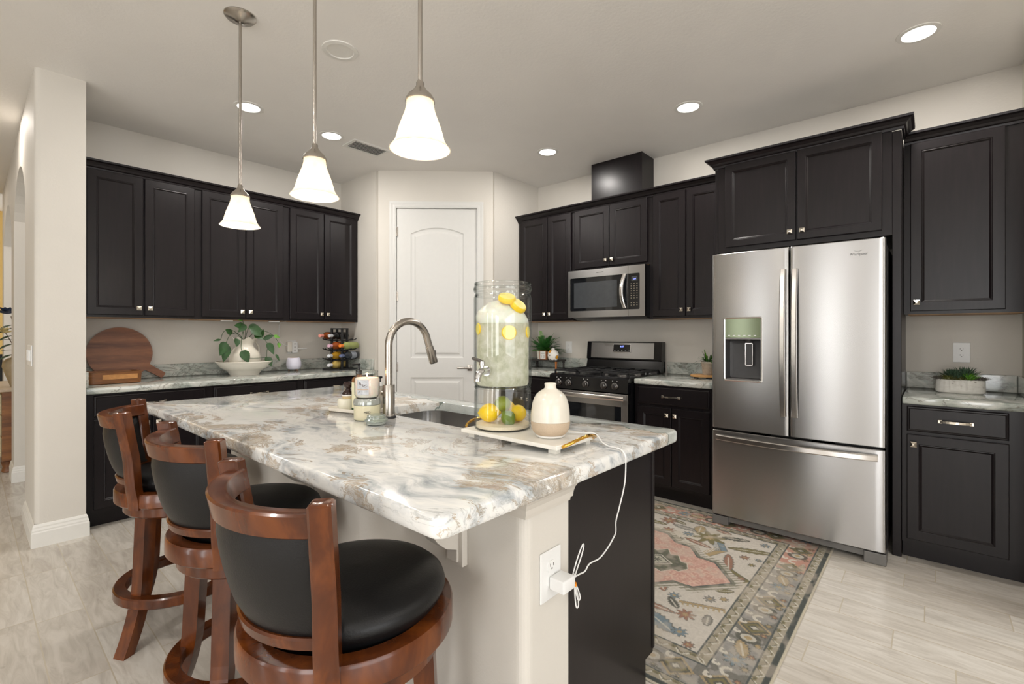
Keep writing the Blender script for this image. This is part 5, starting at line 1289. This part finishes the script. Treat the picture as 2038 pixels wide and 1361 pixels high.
bottle('golden bottle with white capsule on the third level of the wine rack', bq(0, 0.141, 0.02), YAWB, gold_, plain('white_capsule', lin(222, 226, 232), .3))
bottle('dark grey bottle with blue capsule at the lower right of the wine rack', bq(0.106, 0.141, -0.01), YAWB, plain('dark_grey_bottle', lin(44, 48, 56), .12), plain('blue_capsule', lin(96, 108, 146), .3), plain('grey_bottle_label', lin(140, 146, 158), .5))
bottle('gold-labelled bottle with white capsule at the bottom of the wine rack', bq(0, 0.053, 0.02), YAWB, plain('gold_foil_bottle', lin(196, 170, 96), .2), plain('white_foil_capsule', lin(224, 224, 228), .3))

# ================================================================ RIGHT COUNTER OBJECTS
t = thing('counter_riser', 'dark wooden riser with turned amber legs on the counter beside the range', 'riser', (3.93, 2.955, CT), RW)
MB().box(-.215, .165, -.085, .085, .072, .088, .003).build('top', plain('charcoal_wood', lin(44, 40, 38), .4), t)
for (x, y) in ((-.195, -.065), (.145, -.065), (-.195, .065), (.145, .065)):
    MB().lathe([(.0, 0), (.008, 0), (.011, .010), (.008, .020), (.012, .034), (.009, .048), (.013, .060), (.013, .072), (.0, .072)], (x, y, 0), 20).build('leg', plain('amber_turned_wood', lin(184, 110, 48), .35) if (x > 0 and y < 0) else plain('dark_turned_wood', lin(48, 40, 36), .4), t, True)
RT = CT+.0885
t = thing('fern_pot', 'square white pot holding the bushy green fern', 'pot', (3.95, 3.03, RT), RW)
MB().rings([[(p[0]*f, p[1]*f, z) for p in rrect(-.055, .055, -.055, .055, .012, 3)] for f, z in [(.88, 0), (1, .085), (.92, .085), (.9, .07)]]).build('pot', M['ceramic_w'], t, True)
M['fern'] = plain('fern_green', lin(48, 104, 42), .45, var=.3, nscale=30)
t = thing('potted_fern', 'bushy green fern spreading over the square white pot', 'plant', (3.95, 3.03, RT+.072), RW)
rnd = random.Random(9)
for k in range(60):
    a = rnd.uniform(-PI, PI); el = rnd.uniform(.25, 1.4); L_ = rnd.uniform(.20, .31)
    d = Vector((math.cos(a)*math.cos(el)*1.1+.18, math.sin(a)*math.cos(el)*.75-.10, math.sin(el)*1.0)).normalized(); m = MB()
    if d.x < 0: L_ = min(L_, .105/max(.01, -d.x))
    if d.y > 0: L_ = min(L_, .09/max(.01, d.y))
    pts = [Vector((0, 0, 0))+d*L_*u-Vector((0, 0, .28*L_*u*u)) for u in [i/14 for i in range(15)]]
    m.tube(pts, .0013, 5); sd = d.cross(Vector((0, 0, 1)))
    if sd.length < .1: sd = Vector((1, 0, 0))
    sd.normalize()
    for i in range(2, 15):
        for sg_ in (-1, 1):
            m.blade(pts[i], sd*sg_*1.0+d*.55, .050*(1.15-.055*i), .0075, up=sd.cross(d), curl=.1, n=3)
    m.build('frond', M['leaf_l'] if k % 8 == 0 else M['fern'], t)
t = thing('calendar_block', 'white wooden block calendar showing 1 and 3 on the riser', 'calendar', (3.865, 2.965, RT), RW-.15)
MB().box(-.045, .045, -.014, .014, 0, .006).box(-.045, -.040, -.014, .014, .006, .088).box(.040, .045, -.014, .014, .006, .088).box(-.045, .045, -.014, .014, .084, .089).build('frame', plain('orange_wood_frame', lin(172, 112, 70), .5), t)
MB().box(-.0385, .0385, -.013, .013, .0065, .0835, .002).build('block', M['plastic'], t)
for x, ch in ((-.018, '1'), (.018, '3')): text_mesh('number', ch, .036, plain('tan_print', lin(150, 134, 112), .6), t, (x, -.0135, .028), (PI/2, 0, 0), .0006)
MB().box(-.026, .026, -.0142, -.0128, .058, .061).build('month_line', plain('tan_print', lin(150, 134, 112), .6), t)
tt = NT('painted_talavera_glaze'); g = tt.coord()
vo = tt.node('ShaderNodeTexVoronoi'); tt.link(g, vo.inputs[0]); vo.inputs['Scale'].default_value = 17
cc = tt.ramp(vo.outputs['Distance'], [(.0, lin(222, 140, 30)), (.30, lin(236, 168, 50)), (.33, lin(52, 56, 84)), (.38, lin(238, 234, 226)), (.62, lin(238, 234, 226)), (.68, lin(60, 50, 60))])
tt.set(cc, .15)
t = thing('decorated_bottle', 'round white bottle painted with orange flowers, on the riser', 'bottle', (3.86, 2.842, RT), RW)
MB().lathe([(.0, 0), (.045, 0), (.058, .020), (.064, .045), (.062, .068), (.050, .088), (.030, .102), (.017, .110), (.015, .122), (.0, .122)], n=40, sy=.6).build('body', tt.m, t, True)
MB().arcbar(0, 2*PI, [(.0, .1225), (.019, .1225), (.019, .128), (.0, .128)], 24).build('collar', M['black'], t, True)
MB().lathe([(.0, .1285), (.010, .129), (.030, .140), (.036, .158), (.031, .176), (.012, .187), (.0, .188)], n=32).build('stopper', M['glass'], t, True)
# small plant on board by the refrigerator
t = thing('small_board', 'round wooden riser board beside the refrigerator', 'board', (3.85, 1.345, CT), 0)
MB().lathe([(.0, .012), (.110, .012), (.112, .016), (.110, .026), (.0, .026)], n=48).build('board', M['board2_l'] if 'board2_l' in M else plain('pale_wood', lin(200, 150, 92), .45, var=.1), t, True)
for (x, y) in ((-.06, -.05), (-.06, .05), (.07, 0)): MB().box(x-.014, x+.014, y-.014, y+.014, 0, .0118).build('foot', M['black_matte'], t)
t = thing('grass_pot', 'small grey rustic pot with spiky green grass left of the refrigerator', 'potted plant', (3.85, 1.325, CT+.0265), 0)
MB().shell([(.0, .0), (.036, 0), (.040, .01), (.048, .085), (.052, .090), (.052, .102), (.047, .104)], .005, n=36).build('pot', plain('rustic_grey_terracotta', lin(176, 164, 148), .8, var=.2, nscale=40), t, True)
MB().lathe([(.0, .092), (.044, .092), (.044, .095), (.0, .097)], n=24).build('soil', plain('soil', lin(70, 56, 44), .9), t, True)
for k in range(44):
    a = rnd.uniform(-PI, PI); el = rnd.uniform(.5, 1.45); MB().blade((.015*math.cos(a), .015*math.sin(a), .095), (math.cos(a)*math.cos(el), math.sin(a)*math.cos(el), math.sin(el)), rnd.uniform(.09, .17), .011, curl=rnd.uniform(.2, .9), n=5).build('blade', M['leaf'] if k % 4 else M['leaf_l'], t)
# succulents at the far right
tt = NT('distressed_white_pot'); g = tt.coord(); n_ = tt.noise(tt.mapping(g, (1, 1, 2.2)), 26, 4, .6)
tt.set(tt.ramp(n_, [(.30, lin(118, 106, 92)), (.38, lin(216, 212, 204)), (.7, lin(230, 227, 220))]), .7)
t = thing('succulent_pot', 'oval distressed white pot with mixed succulents on the far right counter', 'potted plant', (3.855, -.125, CT), RW)
MB().lathe([(.0, 0), (.098, 0), (.108, .006), (.110, .020), (.108, .078), (.104, .080), (.100, .078), (.098, .060), (.0, .058)], n=48, sy=.52).build('pot', tt.m, t, True)
def rosette(cx, cy, cz, R_, n_, mat, up=.8, w_=.012, lay=3):
    m = MB()
    R_ *= 1.35; n_ += 3; cz += .006
    for l_ in range(lay+1):
        for k in range(n_):
            a = 2*PI*k/n_+l_*.4; el = up*(.40+.38*l_); m.blade((cx, cy, cz), (math.cos(a)*math.cos(el), math.sin(a)*math.cos(el), math.sin(el)+.05), R_*(1-.12*l_), w_, curl=-.15, n=4, fold=.35)
    m.build('succulent', mat, t)
for a in [(-.030, .01, .072, .060, 11, M['leaf_g'], .9), (.022, .0, .078, .065, 12, M['leaf_g'], 1.0), (-.012, -.022, .070, .045, 10, M['leaf_g'], .9), (.040, -.025, .068, .045, 10, M['leaf_l'], .9), (-.050, -.020, .066, .045, 9, plain('olive_succulent', lin(104, 106, 52), .5, var=.3), .5),
          (.0, -.028, .064, .04, 9, plain('olive_succulent', lin(104, 106, 52), .5, var=.3), .5), (-.092, -.005, .066, .035, 8, plain('mauve_grey_succulent', lin(112, 106, 98), .6, var=.3), .5), (.090, -.012, .068, .035, 8, plain('mauve_grey_succulent', lin(112, 106, 98), .6, var=.3), .5)]:
    rosette(*a)

# ================================================================ THE HALL AT THE LEFT EDGE
t = thing('console_cabinet', 'cream-fronted wooden cabinet in the hall at the left edge', 'cabinet', (.36, 6.85, 0))
MB().box(-.155, .35, -.52, .52, .10, .735, .004).build('body', M['board2'], t)
MB().box(-.185, .37, -.55, .55, .735, .765, .008).build('top', plain('worn_beige_wood', lin(190, 170, 146), .4, var=.1), t)
for k in range(2):
    for j in range(3):
        d = MB().box(-.163, -.1555, -.48+k*.49, -.03+k*.49, .14+j*.195, .32+j*.195, .003).build('drawer', plain('cream_paint', lin(206, 198, 166), .5, var=.08), t)
        MB().lathe([(.0, 0), (.012, .002), (.012, .012), (.0, .016)], n=14).xf(Matrix.Translation((-.163, -.255+k*.49, .23+j*.195)) @ Matrix.Rotation(-PI/2, 4, 'Y')).build('knob', M['black_matte'], d, True)
for (x, y) in ((-.155, -.52), (-.155, .44), (.27, -.52), (.27, .44)): MB().lathe([(.035, 0), (.045, .01), (.036, .05), (.046, .09), (.046, .10)], (x+.04, y+.04, 0), 16).build('foot', M['board2'], t, True)
t = thing('floor_vase', 'tall tan ceramic vase on the hall cabinet', 'vase', (.315, 6.55, .7655))
MB().lathe([(.0, 0), (.05, 0), (.055, .02), (.085, .12), (.105, .19), (.100, .235), (.075, .265), (.045, .275), (.04, .30), (.0, .30)], n=36).build('body', plain('tan_glaze', lin(156, 138, 108), .3, var=.1), t, True)
t = thing('flower_stems', 'dark blue and cream silk flowers rising from the hall vase', 'flowers', (.315, 6.55, 1.05))
MB().tube(smooth([(0, 0, -.03), (-.01, -.02, .12), (-.03, -.03, .30), (-.045, -.04, .38)], 5), .004, 6).tube(smooth([(0, 0, -.03), (-.03, -.02, .1), (-.08, -.05, .22)], 5), .0035, 6).build('stems', plain('brown_stem', lin(90, 72, 50), .7), t, True)
def bloom(c_, R_, mat, n_=9):
    m = MB()
    for l_ in range(2):
        for k in range(n_):
            a = 2*PI*k/n_+l_*.3; el = .15+.6*l_; m.blade(c_, (math.cos(a)*math.cos(el), math.sin(a)*math.cos(el), math.sin(el)), R_*(1-.2*l_), R_*.6, curl=-.2, n=4, fold=.3)
    m.build('bloom', mat, t)
bloom((-.075, -.05, .40), .09, plain('navy_petals', lin(38, 50, 74), .6, var=.3)); bloom((-.09, -.05, .22), .08, plain('cream_petals', lin(222, 200, 140), .6, var=.1))
m = MB()
for (z, s_) in ((.02, -1), (.06, 1), (.12, -1), (.16, 1), (.20, -1), (.27, -1), (.30, -1)): m.blade((-.02, -.02, z), (-.8, -.3+.3*s_, .1*s_), .14, .055, n=5, curl=.3)
m.build('leaves', plain('dark_green_silk_leaf', lin(52, 74, 52), .6, var=.3), t)
t = thing('hall_chair', 'dark chair back far down the hall at the left edge', 'chair', (.17, 8.2, 0))
for (x, y) in ((-.2, -.2), (.14, -.2), (-.2, .2), (.14, .2)): MB().box(x, x+.04, y, y+.04, 0, .46).build('leg', M['black_matte'], t)
MB().box(-.2, .18, -.2, .24, .46, .52, .01).build('seat', M['leather'], t)
MB().box(-.2, .18, .2, .24, .52, 1.02, .01).build('backrest', M['leather'], t)
